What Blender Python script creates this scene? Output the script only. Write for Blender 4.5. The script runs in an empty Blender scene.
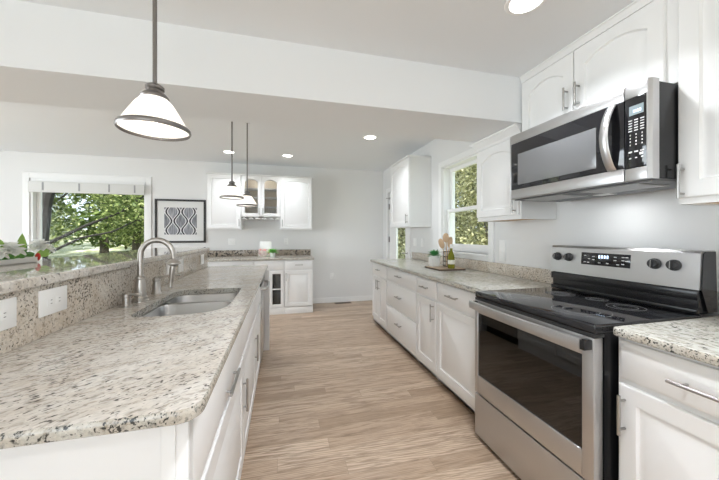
import bpy, bmesh, math, random
from mathutils import Vector, Matrix, Euler
PI = math.pi
random.seed(7)
S = bpy.context.scene
C = S.collection

# ------------------------------------------------------------------ camera
cam_d = bpy.data.cameras.new('camera'); cam = bpy.data.objects.new('camera', cam_d); C.objects.link(cam)
cam_d.sensor_width = 36.0; cam_d.sensor_fit = 'HORIZONTAL'
cam_d.lens = 302.55/719*36
cam_d.shift_y = -5.13/719
cam_d.clip_start = 0.02; cam_d.clip_end = 200
cam.location = (0, 0, 1.2746); cam.rotation_euler = (PI/2, 0, -0.25)
S.camera = cam

# ------------------------------------------------------------------ sky, sun, large lights, exposure
W = bpy.data.worlds.new('sky'); S.world = W; W.use_nodes = True
wn = W.node_tree.nodes; wl = W.node_tree.links
bg = wn['Background']; bg.inputs['Color'].default_value = (0.80, 0.90, 1.0, 1); bg.inputs['Strength'].default_value = 1.5
sun_d = bpy.data.lights.new('sun', 'SUN'); sun = bpy.data.objects.new('sun', sun_d); C.objects.link(sun)
sun_d.energy = 5.5; sun_d.color = (1.0, 0.94, 0.82); sun_d.angle = 0.01
sun.rotation_euler = (math.radians(40), 0, math.radians(-4))     # from behind the house, high
def area(name, loc, rot, sx, sy, power, col=(1, 1, 1)):
    d = bpy.data.lights.new(name, 'AREA'); d.shape = 'RECTANGLE'; d.size = sx; d.size_y = sy
    d.energy = power; d.color = col
    o = bpy.data.objects.new(name, d); C.objects.link(o); o.location = loc; o.rotation_euler = rot
    return o
# fill panels added outside two unseen windows, tilted up to brighten the ceiling
area('added_fill_rear', (-1.2, -3.62, 1.25), (PI/2+0.55, 0, 0), 3.5, 1.7, 42, (0.87, 0.925, 1.0))
area('added_fill_left', (-6.42, 1.6, 1.25), (PI/2+0.40, 0, -PI/2), 3.7, 1.9, 165, (0.87, 0.925, 1.0))
S.view_settings.view_transform = 'Standard'; S.view_settings.look = 'None'
S.view_settings.gamma = 1.0; S.view_settings.use_curve_mapping = False
S.view_settings.exposure = 0.57
S.cycles.max_bounces = 10; S.cycles.diffuse_bounces = 6; S.cycles.transparent_max_bounces = 16
S.cycles.caustics_reflective = False; S.cycles.caustics_refractive = False
S.cycles.sample_clamp_indirect = 5.0

# ------------------------------------------------------------------ materials
def mat(name, col, rough=0.5, metal=0.0, spec=0.5, emit=None, estr=0.0):
    m = bpy.data.materials.new(name); m.use_nodes = True
    b = m.node_tree.nodes['Principled BSDF']
    b.inputs['Base Color'].default_value = (*col, 1); b.inputs['Roughness'].default_value = rough
    b.inputs['Metallic'].default_value = metal; b.inputs['Specular IOR Level'].default_value = spec
    if emit:
        b.inputs['Emission Color'].default_value = (*emit, 1); b.inputs['Emission Strength'].default_value = estr
    return m
def nodes(m): return m.node_tree.nodes, m.node_tree.links, m.node_tree.nodes['Principled BSDF']
def ramp(n, stops, interp='LINEAR'):
    r = n.new('ShaderNodeValToRGB'); r.color_ramp.interpolation = interp
    e = r.color_ramp.elements
    while len(e) < len(stops): e.new(0.5)
    for k, (p, c) in enumerate(stops):
        e[k].position = p; e[k].color = (*c, 1) if len(c) == 3 else c
    return r
def coords(n, l, scale=(1, 1, 1), rot=(0, 0, 0)):
    t = n.new('ShaderNodeTexCoord'); mp = n.new('ShaderNodeMapping')
    mp.inputs['Scale'].default_value = scale; mp.inputs['Rotation'].default_value = rot
    l.new(t.outputs['Object'], mp.inputs['Vector']); return mp.outputs['Vector']
def noise(n, l, vec, scale, detail=3, rough=0.55, dist=0.0):
    t = n.new('ShaderNodeTexNoise'); t.inputs['Scale'].default_value = scale; t.inputs['Detail'].default_value = detail
    t.inputs['Roughness'].default_value = rough; t.inputs['Distortion'].default_value = dist
    l.new(vec, t.inputs['Vector']); return t.outputs['Fac']
def mixc(n, l, fac, a, b, mode='MIX'):
    x = n.new('ShaderNodeMix'); x.data_type = 'RGBA'; x.blend_type = mode
    for s, v in ((x.inputs[0], fac), (x.inputs[6], a), (x.inputs[7], b)):
        if isinstance(v, (int, float)): s.default_value = v
        elif isinstance(v, tuple): s.default_value = (*v, 1)
        else: l.new(v, s)
    return x.outputs[2]
def math_(n, l, op, a, b=None, c=None):
    x = n.new('ShaderNodeMath'); x.operation = op
    for s, v in zip(x.inputs, (a, b, c)):
        if v is None: continue
        if isinstance(v, (int, float)): s.default_value = v
        else: l.new(v, s)
    return x.outputs[0]
def bump(n, l, b, h, strength, dist=0.002):
    x = n.new('ShaderNodeBump'); x.inputs['Strength'].default_value = strength; x.inputs['Distance'].default_value = dist
    l.new(h, x.inputs['Height']); l.new(x.outputs['Normal'], b.inputs['Normal'])

def granite(name, pale, cream, grey, dark, amount=0.5, stretch=(0.55, 1.5, 1.0), rot=0.45, rough=0.16, speck=1.0):
    m = mat(name, cream, rough, 0, 0.5); n, l, b = nodes(m)
    v = coords(n, l, (1, 1, 1), (0, 0, 0))
    vr = coords(n, l, (1, 1, 1), (0, 0, -rot)); mp = n.new('ShaderNodeMapping'); mp.inputs['Scale'].default_value = stretch; l.new(vr, mp.inputs['Vector']); vs = mp.outputs['Vector']
    big = noise(n, l, vs, 7, 4, 0.6, 0.6)
    c1 = mixc(n, l, ramp_fac(n, l, big, 0.36, 0.64), cream, pale)
    med = noise(n, l, vs, 55*speck, 3, 0.6)
    c2 = mixc(n, l, ramp_fac(n, l, med, 0.53, 0.66), c1, grey)
    med2 = noise(n, l, vs, 38*speck, 3, 0.6, 0.3)
    rust = tuple(0.5*x for x in (cream[0]*1.02, cream[1]*0.95, cream[2]*0.85))
    c2 = mixc(n, l, math_(n, l, 'MULTIPLY', ramp_fac(n, l, med2, 0.60, 0.68), 0.6), c2, rust)
    vo = n.new('ShaderNodeTexVoronoi'); vo.inputs['Scale'].default_value = 120*speck; l.new(vs, vo.inputs['Vector'])
    lum = ramp(n, [(0.0, (0.86, 0.86, 0.86)), (1.0, (1.12, 1.12, 1.12))]); l.new(vo.outputs['Color'], lum.inputs['Fac'])
    c2 = mixc(n, l, 1.0, c2, lum.outputs['Color'], 'MULTIPLY')
    fl = noise(n, l, vs, 85*speck, 2, 0.5, 0.4)
    patch = noise(n, l, v, 9, 2, 0.5)
    flp = math_(n, l, 'MULTIPLY_ADD', patch, 0.22, fl)
    t = 0.82 - 0.12*amount
    c3 = mixc(n, l, ramp_fac(n, l, flp, t-0.03, t+0.035), c2, dark)
    l.new(c3, b.inputs['Base Color'])
    return m
def ramp_fac(n, l, val, a, b):
    r = n.new('ShaderNodeMapRange'); r.inputs['From Min'].default_value = a; r.inputs['From Max'].default_value = b
    l.new(val, r.inputs['Value']); return r.outputs['Result']

M = {}
M['wall'] = mat('wall_paint', (0.80, 0.80, 0.795), 0.75, 0, 0.25)
M['ceiling'] = mat('ceiling_paint', (0.865, 0.885, 0.905), 0.85, 0, 0.15)
M['trim'] = mat('white_trim_paint', (0.88, 0.88, 0.875), 0.4)
M['cabinet'] = mat('white_cabinet_paint', (0.84, 0.84, 0.835), 0.36)
M['cab_in'] = mat('cabinet_interior', (0.88, 0.79, 0.67), 0.6)
M['raw_wood'] = mat('raw_maple_underside', (0.55, 0.36, 0.20), 0.6)
M['plastic'] = mat('white_plastic', (0.92, 0.92, 0.91), 0.35)
M['slot'] = mat('socket_slots', (0.16, 0.16, 0.16), 0.5)
M['nickel'] = mat('brushed_nickel', (0.55, 0.52, 0.485), 0.33, 1.0)
M['dark_nickel'] = mat('pewter_metal', (0.26, 0.245, 0.235), 0.38, 0.9)
M['pull'] = mat('satin_pull', (0.42, 0.41, 0.395), 0.34, 1.0)
M['black'] = mat('black_enamel', (0.010, 0.010, 0.011), 0.22)
M['black_matte'] = mat('black_plastic', (0.03, 0.03, 0.031), 0.5)
M['black_glass'] = mat('black_glass', (0.012, 0.012, 0.014), 0.05, 0, 0.6)
M['ring'] = mat('printed_burner_ring', (0.22, 0.22, 0.22), 0.2)
M['print'] = mat('white_print', (0.62, 0.62, 0.62), 0.5)
M['lcd'] = mat('display_panel', (0.16, 0.19, 0.20), 0.2, emit=(0.55, 0.7, 0.75), estr=0.18)
M['digit'] = mat('display_digits', (0.6, 0.75, 0.95), 0.3, emit=(0.65, 0.8, 1.0), estr=1.1)
M['lamp'] = mat('lamp_lens', (1, 1, 1), 0.5, emit=(1.0, 0.97, 0.93), estr=6.0)
M['bulb'] = mat('bulb_glow', (1, 1, 1), 0.5, emit=(1.0, 0.93, 0.85), estr=4.0)
M['board'] = mat('walnut_board', (0.34, 0.24, 0.16), 0.5)
M['board_edge_toe_shade'] = mat('dark_bark_toe_shade', (0.09, 0.06, 0.045), 0.7)
M['spoon'] = mat('beech_wood', (0.62, 0.43, 0.27), 0.55)
M['wire'] = mat('bronze_wire', (0.10, 0.075, 0.055), 0.4, 0.7)
M['ceramic'] = mat('white_ceramic', (0.82, 0.82, 0.80), 0.3)
M['leaf'] = mat('green_leaf', (0.10, 0.27, 0.05), 0.45)
M['leaf_light'] = mat('light_green_leaf', (0.30, 0.50, 0.10), 0.45)
M['succulent'] = mat('succulent_green', (0.07, 0.30, 0.09), 0.45)
M['bright_leaf'] = mat('bright_green_leaf', (0.16, 0.50, 0.08), 0.45)
M['petal'] = mat('white_petal', (0.95, 0.955, 0.94), 0.5)
nd_, lk_, bs_ = nodes(M['petal']); tl = nd_.new('ShaderNodeBsdfTranslucent'); tl.inputs['Color'].default_value = (0.95, 0.96, 0.93, 1)
mx = nd_.new('ShaderNodeMixShader'); mx.inputs[0].default_value = 0.5
lk_.new(bs_.outputs[0], mx.inputs[1]); lk_.new(tl.outputs[0], mx.inputs[2]); lk_.new(mx.outputs[0], nd_['Material Output'].inputs['Surface'])
M['red'] = mat('red_bud', (0.55, 0.03, 0.02), 0.4)
M['frame'] = mat('black_frame', (0.025, 0.024, 0.024), 0.35)
M['mat_board'] = mat('mat_board', (0.74, 0.74, 0.73), 0.8)
M['shade_fabric'] = mat('shade_fabric', (0.72, 0.72, 0.70), 0.8)
M['shade_tape'] = mat('shade_tape', (0.36, 0.36, 0.37), 0.8)
M['oil_label'] = mat('bottle_label', (0.75, 0.74, 0.66), 0.6)
M['cap'] = mat('bottle_cap', (0.72, 0.72, 0.72), 0.35)
M['bark'] = mat('tree_bark', (0.075, 0.062, 0.05), 0.9)
M['bark_dark'] = mat('dark_tree_bark', (0.028, 0.025, 0.024), 0.9)
M['concrete'] = mat('foundation', (0.4, 0.4, 0.38), 0.9)
M['pages'] = mat('card_white', (0.80, 0.80, 0.78), 0.6)
M['register'] = mat('register_metal', (0.16, 0.12, 0.09), 0.5, 0.5)
M['granite'] = granite('cream_granite', (0.655, 0.625, 0.58), (0.56, 0.505, 0.44), (0.37, 0.335, 0.29), (0.075, 0.066, 0.058), 0.62, (0.68, 1.5, 1.0), 0.6)
M['granite_polished'] = granite('polished_cream_granite', (0.73, 0.70, 0.655), (0.645, 0.58, 0.505), (0.46, 0.415, 0.365), (0.10, 0.088, 0.078), 0.45, (0.8, 1.3, 1.0), 0.6, rough=0.035)
M['granite_wall'] = granite('speckled_granite', (0.70, 0.65, 0.58), (0.59, 0.51, 0.42), (0.36, 0.30, 0.235), (0.10, 0.085, 0.07), 0.72, (1, 1, 1), 0, speck=1.35)
M['granite_pale'] = granite('pale_green_granite', (0.62, 0.61, 0.56), (0.53, 0.51, 0.44), (0.33, 0.31, 0.26), (0.08, 0.07, 0.055), 0.62, (1.4, 0.6, 1), 0.3)
M['granite_edge'] = granite('granite_cut_edge', (0.56, 0.55, 0.50), (0.47, 0.42, 0.35), (0.22, 0.215, 0.19), (0.04, 0.04, 0.036), 0.85, (1, 1, 1), 0, speck=1.7)
M['granite_dark'] = granite('brown_granite', (0.50, 0.45, 0.39), (0.36, 0.30, 0.24), (0.16, 0.125, 0.10), (0.035, 0.03, 0.026), 1.1, (1, 1, 1), 0, speck=0.45)

# stainless with a faint brushed grain
def stainless(name, col, rough, sc):
    m = mat(name, col, rough, 1.0); n, l, b = nodes(m)
    v = coords(n, l, sc); f = noise(n, l, v, 60, 2)
    r = n.new('ShaderNodeMapRange'); r.inputs['To Min'].default_value = rough-0.06; r.inputs['To Max'].default_value = rough+0.07
    l.new(f, r.inputs['Value']); l.new(r.outputs['Result'], b.inputs['Roughness'])
    return m
M['steel'] = stainless('brushed_stainless', (0.58, 0.575, 0.575), 0.34, (0.05, 3, 3))
M['steel_sink'] = mat('sink_stainless', (0.42, 0.415, 0.41), 0.33, 1.0)

# glass that lets the light through
def glass(name, tint, refl=0.09, rough=0.01):
    m = bpy.data.materials.new(name); m.use_nodes = True; n = m.node_tree.nodes; l = m.node_tree.links
    n.remove(n['Principled BSDF']); out = n['Material Output']
    tr = n.new('ShaderNodeBsdfTransparent'); tr.inputs['Color'].default_value = (*tint, 1)
    gl = n.new('ShaderNodeBsdfGlossy'); gl.inputs['Roughness'].default_value = rough
    fr = n.new('ShaderNodeFresnel'); fr.inputs['IOR'].default_value = 1.45
    k = math_(n, l, 'MULTIPLY', fr.outputs[0], refl/0.04); k = math_(n, l, 'MINIMUM', k, 0.9)
    mx = n.new('ShaderNodeMixShader'); l.new(k, mx.inputs[0]); l.new(tr.outputs[0], mx.inputs[1]); l.new(gl.outputs[0], mx.inputs[2])
    l.new(mx.outputs[0], out.inputs['Surface']); return m
M['glass'] = glass('window_glass', (0.97, 0.985, 0.98), 0.003)
M['smoke'] = glass('smoked_oven_glass', (0.17, 0.17, 0.175), 0.08, 0.03)
M['cab_glass'] = glass('cabinet_glass', (0.97, 0.97, 0.96), 0.04)
M['mw_glass'] = mat('microwave_window', (0.15, 0.153, 0.157), 0.12, 0, 0.8)  # grey raised to put the bright room's reflection into the window colour
# olive oil
m = mat('olive_oil_bottle', (0.35, 0.36, 0.05), 0.06); b = m.node_tree.nodes['Principled BSDF']
b.inputs['Transmission Weight'].default_value = 0.55; b.inputs['IOR'].default_value = 1.2; M['oil'] = m
# opal glass pendant shade: translucent, glows from the bulb inside
m = bpy.data.materials.new('opal_glass'); m.use_nodes = True; n = m.node_tree.nodes; l = m.node_tree.links
b = n['Principled BSDF']; b.inputs['Base Color'].default_value = (0.95, 0.94, 0.92, 1); b.inputs['Roughness'].default_value = 0.25
b.inputs['Emission Color'].default_value = (1.0, 0.95, 0.89, 1); b.inputs['Emission Strength'].default_value = 0.55
tl = n.new('ShaderNodeBsdfTranslucent'); tl.inputs['Color'].default_value = (1, 0.97, 0.92, 1)
mx = n.new('ShaderNodeMixShader'); mx.inputs[0].default_value = 0.5
l.new(b.outputs[0], mx.inputs[1]); l.new(tl.outputs[0], mx.inputs[2]); l.new(mx.outputs[0], n['Material Output'].inputs['Surface'])
M['opal'] = m

# oak plank floor: boards run along X, random lengths
m = mat('oak_planks', (0.5, 0.38, 0.27), 0.34); n, l, b = nodes(m)
v = coords(n, l)
xy = n.new('ShaderNodeSeparateXYZ'); l.new(v, xy.inputs[0])
BWD, BLN = 0.105, 1.25
rowf = math_(n, l, 'DIVIDE', xy.outputs[1], BWD); row = math_(n, l, 'FLOOR', rowf)
w1 = n.new('ShaderNodeTexWhiteNoise'); w1.noise_dimensions = '1D'; l.new(row, w1.inputs['W'])
colf = math_(n, l, 'ADD', math_(n, l, 'DIVIDE', xy.outputs[0], BLN), math_(n, l, 'MULTIPLY', w1.outputs['Value'], 7.0)); col_ = math_(n, l, 'FLOOR', colf)
cid = n.new('ShaderNodeCombineXYZ'); l.new(row, cid.inputs[0]); l.new(col_, cid.inputs[1])
w2 = n.new('ShaderNodeTexWhiteNoise'); w2.noise_dimensions = '2D'; l.new(cid.outputs[0], w2.inputs['Vector'])
tone = w2.outputs['Value']
fy = math_(n, l, 'FRACT', rowf); fx = math_(n, l, 'FRACT', colf)
ey = math_(n, l, 'MULTIPLY', math_(n, l, 'MINIMUM', fy, math_(n, l, 'SUBTRACT', 1.0, fy)), BWD)
ex = math_(n, l, 'MULTIPLY', math_(n, l, 'MINIMUM', fx, math_(n, l, 'SUBTRACT', 1.0, fx)), BLN)
seam = math_(n, l, 'LESS_THAN', math_(n, l, 'MINIMUM', ex, ey), 0.0009)
# grain: shift the lookup per board
cx = n.new('ShaderNodeCombineXYZ'); l.new(math_(n, l, 'MULTIPLY', tone, 37.0), cx.inputs[0]); l.new(math_(n, l, 'MULTIPLY', tone, 11.0), cx.inputs[2])
va = n.new('ShaderNodeVectorMath'); va.operation = 'ADD'; l.new(v, va.inputs[0]); l.new(cx.outputs[0], va.inputs[1])
mg = n.new('ShaderNodeMapping'); mg.inputs['Scale'].default_value = (1.3, 17, 1); l.new(va.outputs[0], mg.inputs['Vector'])
g1 = noise(n, l, mg.outputs[0], 2.6, 5, 0.62, 1.1)
mg2 = n.new('ShaderNodeMapping'); mg2.inputs['Scale'].default_value = (2.5, 60, 1); l.new(va.outputs[0], mg2.inputs['Vector'])
g2 = noise(n, l, mg2.outputs[0], 4, 3, 0.6)
wv = n.new('ShaderNodeTexWave'); wv.wave_type = 'RINGS'; wv.rings_direction = 'Z'
mg3 = n.new('ShaderNodeMapping'); mg3.inputs['Scale'].default_value = (0.55, 7.5, 1); l.new(va.outputs[0], mg3.inputs['Vector'])
l.new(mg3.outputs[0], wv.inputs['Vector']); wv.inputs['Scale'].default_value = 4.2; wv.inputs['Distortion'].default_value = 5.5; wv.inputs['Detail'].default_value = 2; wv.inputs['Detail Scale'].default_value = 1.0
base = ramp(n, [(0.0, (0.36, 0.25, 0.165)), (0.2, (0.49, 0.355, 0.25)), (0.7, (0.57, 0.43, 0.315)), (1.0, (0.65, 0.505, 0.38))]); l.new(tone, base.inputs['Fac'])
c = mixc(n, l, ramp_fac(n, l, g1, 0.45, 0.66), base.outputs['Color'], (0.25, 0.165, 0.105))
c = mixc(n, l, math_(n, l, 'MULTIPLY', ramp_fac(n, l, wv.outputs['Fac'], 0.6, 1.0), 0.6), c, (0.24, 0.165, 0.11))
c = mixc(n, l, math_(n, l, 'MULTIPLY', ramp_fac(n, l, g2, 0.45, 0.7), 0.22), c, (0.70, 0.58, 0.465))
c = mixc(n, l, math_(n, l, 'MULTIPLY', seam, 0.6), c, (0.17, 0.12, 0.08))
l.new(c, b.inputs['Base Color'])
bump(n, l, b, g1, 0.05, 0.001)
M['floor'] = m

# grass; pale patches are sunlight put into its colour
m = mat('lawn', (0.2, 0.3, 0.08), 0.9); n, l, b = nodes(m); v = coords(n, l)
gr = ramp(n, [(0.35, (0.10, 0.12, 0.05)), (0.5, (0.22, 0.24, 0.11)), (0.62, (0.60, 0.58, 0.42))]); l.new(noise(n, l, v, 0.6, 5, 0.7), gr.inputs['Fac'])
l.new(gr.outputs['Color'], b.inputs['Base Color']); M['lawn'] = m
# foliage: colour varies leaf by leaf
def foliage(name, stops):
    m = mat(name, (0.15, 0.25, 0.06), 0.55); n, l, b = nodes(m)
    g = n.new('ShaderNodeNewGeometry'); r = ramp(n, stops); l.new(g.outputs['Random Per Island'], r.inputs['Fac'])
    l.new(r.outputs['Color'], b.inputs['Base Color'])
    tl = n.new('ShaderNodeBsdfTranslucent'); l.new(r.outputs['Color'], tl.inputs['Color'])
    mx = n.new('ShaderNodeMixShader'); mx.inputs[0].default_value = 0.4
    l.new(b.outputs[0], mx.inputs[1]); l.new(tl.outputs[0], mx.inputs[2]); l.new(mx.outputs[0], n['Material Output'].inputs['Surface'])
    return m
M['fol_mid'] = foliage('mid_green_foliage', [(0, (0.05, 0.08, 0.025)), (0.5, (0.20, 0.27, 0.09)), (0.85, (0.42, 0.48, 0.19)), (1, (0.75, 0.78, 0.42))])
M['fol_dark'] = foliage('deep_green_foliage', [(0, (0.04, 0.07, 0.02)), (0.6, (0.10, 0.16, 0.04)), (1, (0.24, 0.32, 0.08))])
M['fol_gold'] = foliage('golden_green_foliage', [(0, (0.08, 0.09, 0.03)), (0.5, (0.40, 0.40, 0.19)), (1, (0.86, 0.83, 0.58))])

# wave-patterned print
m = mat('ogee_print', (0.5, 0.5, 0.5), 0.6); n, l, b = nodes(m)
t = n.new('ShaderNodeTexCoord'); sp = n.new('ShaderNodeSeparateXYZ'); l.new(t.outputs['Object'], sp.inputs[0])
u = math_(n, l, 'DIVIDE', sp.outputs[0], 0.118)
tri = math_(n, l, 'PINGPONG', math_(n, l, 'ADD', u, 10.0), 1.0)
w = math_(n, l, 'COSINE', math_(n, l, 'MULTIPLY', sp.outputs[2], 2*PI/0.31))
edge = math_(n, l, 'SUBTRACT', tri, math_(n, l, 'MULTIPLY_ADD', w, 0.33, 0.5))
ab = math_(n, l, 'ABSOLUTE', edge)
stz = coords(n, l, (45, 1, 4)); stn = noise(n, l, stz, 1.6, 3)
fillA = ramp(n, [(0.3, (0.06, 0.065, 0.08)), (0.7, (0.34, 0.35, 0.38))]); l.new(stn, fillA.inputs['Fac'])
fillB = ramp(n, [(0.3, (0.10, 0.105, 0.13)), (0.7, (0.44, 0.45, 0.48))]); l.new(stn, fillB.inputs['Fac'])
sgn = math_(n, l, 'GREATER_THAN', edge, 0.0)
c = mixc(n, l, sgn, fillA.outputs['Color'], fillB.outputs['Color'])
c = mixc(n, l, math_(n, l, 'LESS_THAN', ab, 0.22), c, (0.78, 0.78, 0.78))
c = mixc(n, l, math_(n, l, 'LESS_THAN', ab, 0.11), c, (0.03, 0.03, 0.04))
l.new(c, b.inputs['Base Color']); M['print_art'] = m
# food photo card
m = mat('food_photo', (0.6, 0.45, 0.4), 0.5); n, l, b = nodes(m); v = coords(n, l)
vo = n.new('ShaderNodeTexVoronoi'); vo.inputs['Scale'].default_value = 28; l.new(v, vo.inputs['Vector'])
sx = n.new('ShaderNodeSeparateColor'); l.new(vo.outputs['Color'], sx.inputs[0])
r = ramp(n, [(0, (0.75, 0.72, 0.66)), (0.35, (0.55, 0.40, 0.36)), (0.6, (0.42, 0.42, 0.40)), (0.8, (0.62, 0.18, 0.16)), (1, (0.8, 0.78, 0.7))]); l.new(sx.outputs[0], r.inputs['Fac'])
l.new(r.outputs['Color'], b.inputs['Base Color']); M['photo'] = m

# ------------------------------------------------------------------ mesh helpers
class MB:
    def __init__(self): self.bm = bmesh.new()
    def _xf(self, vs, mtx):
        if mtx is not None: bmesh.ops.transform(self.bm, matrix=mtx, verts=vs)
    def box(self, x0, x1, y0, y1, z0, z1, bev=0.0, seg=2, mtx=None):
        g = bmesh.ops.create_cube(self.bm, size=1.0)['verts']
        for v in g:
            v.co = Vector(((x0+x1)/2+v.co.x*(x1-x0), (y0+y1)/2+v.co.y*(y1-y0), (z0+z1)/2+v.co.z*(z1-z0)))
        if bev > 0:
            es = list({e for v in g for e in v.link_edges})
            r = bmesh.ops.bevel(self.bm, geom=es, offset=min(bev, 0.49*min(x1-x0, y1-y0, z1-z0)), segments=seg, affect='EDGES', profile=0.5)
            g = r['verts']
        self._xf(g, mtx); return self
    def loops(self, loops, cap0=True, cap1=True, closed=True):
        rows = [[self.bm.verts.new(p) for p in lp] for lp in loops]
        k = len(rows[0])
        for a, b in zip(rows, rows[1:]):
            for i in range(k if closed else k-1):
                j = (i+1) % k
                try: self.bm.faces.new((a[i], a[j], b[j], b[i]))
                except ValueError: pass
        if cap0: self.bm.faces.new(rows[0][::-1])
        if cap1: self.bm.faces.new(rows[-1])
        return self
    def lathe(self, prof, c=(0, 0, 0), seg=28, mtx=None, cap0=True, cap1=True):
        lps = []
        for r, z in prof:
            lps.append([Vector((r*math.cos(2*PI*i/seg), r*math.sin(2*PI*i/seg), z)) for i in range(seg)])
        T = Matrix.Translation(c) @ (mtx if mtx is not None else Matrix())
        return self.loops([[T @ p for p in lp] for lp in lps], cap0, cap1)
    def tube(self, pts, r, seg=10, caps=True):
        pts = [Vector(p) for p in pts]; rs = r if isinstance(r, (list, tuple)) else [r]*len(pts)
        lps = []; up = None
        for i, p in enumerate(pts):
            d = (pts[min(i+1, len(pts)-1)]-pts[max(i-1, 0)]).normalized()
            if up is None:
                up = Vector((0, 0, 1)) if abs(d.z) < 0.9 else Vector((1, 0, 0))
            a = d.cross(up).normalized(); bb = a.cross(d).normalized(); up = bb
            lps.append([p+rs[i]*(math.cos(2*PI*k/seg)*a+math.sin(2*PI*k/seg)*bb) for k in range(seg)])
        return self.loops(lps, caps, caps)
    def ball(self, c, rx, ry=None, rz=None, seg=14, rings=9, mtx=None):
        ry = ry or rx; rz = rz or rx
        g = bmesh.ops.create_uvsphere(self.bm, u_segments=seg, v_segments=rings, radius=1.0)['verts']
        for v in g: v.co = Vector((v.co.x*rx, v.co.y*ry, v.co.z*rz))
        T = Matrix.Translation(c) @ (mtx if mtx is not None else Matrix())
        bmesh.ops.transform(self.bm, matrix=T, verts=g); return self
    def leaf(self, base, direction, length, width, up=Vector((0, 0, 1)), cup=0.15):
        d = Vector(direction).normalized(); s = d.cross(up)
        s = s.normalized() if s.length > 1e-3 else Vector((1, 0, 0)); nn = s.cross(d)
        b0 = Vector(base); prof = [(0, 0.05), (0.2, 0.6), (0.45, 1.0), (0.7, 0.8), (0.9, 0.35), (1.0, 0.02)]
        rows = []
        for t, w in prof:
            c = b0+d*length*t - nn*length*0.22*t*t
            rows.append([self.bm.verts.new(c-s*width*w/2+nn*width*cup*w), self.bm.verts.new(c), self.bm.verts.new(c+s*width*w/2+nn*width*cup*w)])
        for a, b in zip(rows, rows[1:]):
            self.bm.faces.new((a[0], a[1], b[1], b[0])); self.bm.faces.new((a[1], a[2], b[2], b[1]))
        return self
    def build(self, name, m, parent=None, smooth=35, normals=True):
        if normals: bmesh.ops.recalc_face_normals(self.bm, faces=self.bm.faces)
        me = bpy.data.meshes.new(name); self.bm.to_mesh(me); self.bm.free()
        if smooth:
            me.shade_smooth(); me.set_sharp_from_angle(angle=math.radians(smooth))
        o = bpy.data.objects.new(name, me); C.objects.link(o)
        me.materials.append(M[m] if isinstance(m, str) else m)
        if parent: o.parent = parent
        return o
def tag(o, label=None, cat=None, group=None, kind=None):
    for k, v in (('label', label), ('category', cat), ('group', group), ('kind', kind)):
        if v: o[k] = v
    return o
def thing(name, label, cat, loc=(0, 0, 0), rotz=0.0, group=None):
    o = bpy.data.objects.new(name, None); C.objects.link(o); o.empty_display_size = 0.1
    o.location = loc; o.rotation_euler = (0, 0, rotz); return tag(o, label, cat, group)
def copy_tree(o, parent=None):
    c = o.copy(); C.objects.link(c)
    if parent: c.parent = parent
    for ch in list(o.children): copy_tree(ch, c)
    return c
def struct(name, mb, m, parent=None):
    o = mb.build(name, m, parent, smooth=0)
    o['kind'] = 'structure'; return o
def bez(p0, p1, p2, p3, n=12):
    p0, p1, p2, p3 = map(Vector, (p0, p1, p2, p3))
    return [(1-t)**3*p0+3*(1-t)**2*t*p1+3*(1-t)*t*t*p2+t**3*p3 for t in [i/n for i in range(n+1)]]

# ------------------------------------------------------------------ the setting
XW, YB, ZC, ZN = 1.925, 5.66, 2.522, 2.369       # right wall, back wall, far ceiling, near ceiling
YL, XL = -3.3, -6.1                              # wall behind the camera, left wall
T = 0.16
struct('floor', MB().box(XL, XW+T, YL, YB, -0.12, 0), 'floor')
struct('ceiling', MB().box(XL-T, XW+T, 2.20, YB+T, ZC, ZC+0.1).box(XL-T, XW+T, YL-T, 2.20, ZN, ZC+0.1), 'ceiling')
struct('trim_1', MB().box(XL, XW, 1.763, 2.237, 2.055, ZC+0.02), 'ceiling')       # the dropped beam
# back wall with the large window opening
wx0, wx1, wz0, wz1 = -3.69, -2.165, 0.55, 2.135
struct('wall_back', MB().box(XL-T, wx0, YB, YB+T, 0, ZC).box(wx1, XW+T, YB, YB+T, 0, ZC).box(wx0, wx1, YB, YB+T, 0, wz0).box(wx0, wx1, YB, YB+T, wz1, ZC), 'wall')
# right wall: kitchen window and the glazed door
ry0, ry1, rz0, rz1 = 2.50, 3.375, 1.085, 2.105
dy0, dy1, dz1 = 4.42, 5.36, 2.06
struct('wall_right', MB().box(XW, XW+T, YL-T, ry0, 0, ZC).box(XW, XW+T, ry0, ry1, 0, rz0).box(XW, XW+T, ry0, ry1, rz1, ZC)
       .box(XW, XW+T, ry1, dy0, 0, ZC).box(XW, XW+T, dy0, dy1, dz1, ZC).box(XW, XW+T, dy1, YB, 0, ZC), 'wall')
struct('wall_left', MB().box(XL-T, XL, YL-T, -0.3, 0, ZC).box(XL-T, XL, 3.5, YB, 0, ZC).box(XL-T, XL, -0.3, 3.5, 0, 0.45).box(XL-T, XL, -0.3, 3.5, 2.3, ZC), 'wall')
struct('wall_rear', MB().box(XL, -3.0, YL-T, YL, 0, ZC).box(0.6, XW, YL-T, YL, 0, ZC).box(-3.0, 0.6, YL-T, YL, 0, 0.6).box(-3.0, 0.6, YL-T, YL, 2.2, ZC), 'wall')
def baseboard(name, x0, x1, y0, y1, out):
    b = MB().box(x0, x1, y0, y1, 0, 0.095, 0.003)
    if out == 'y': b.box(x0, x1, y0-0.006, y1, 0, 0.025, 0.003)
    else: b.box(x0-0.006, x1, y0, y1, 0, 0.025, 0.003)
    return struct(name, b, 'trim')
baseboard('baseboard_back', 0.53, XW-0.016, YB-0.015, YB, 'y')
baseboard('baseboard_right', XW-0.015, XW, 5.46, YB-0.016, 'x')
baseboard('baseboard_left', -6.0, -1.3, YB-0.015, YB, 'y')

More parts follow.
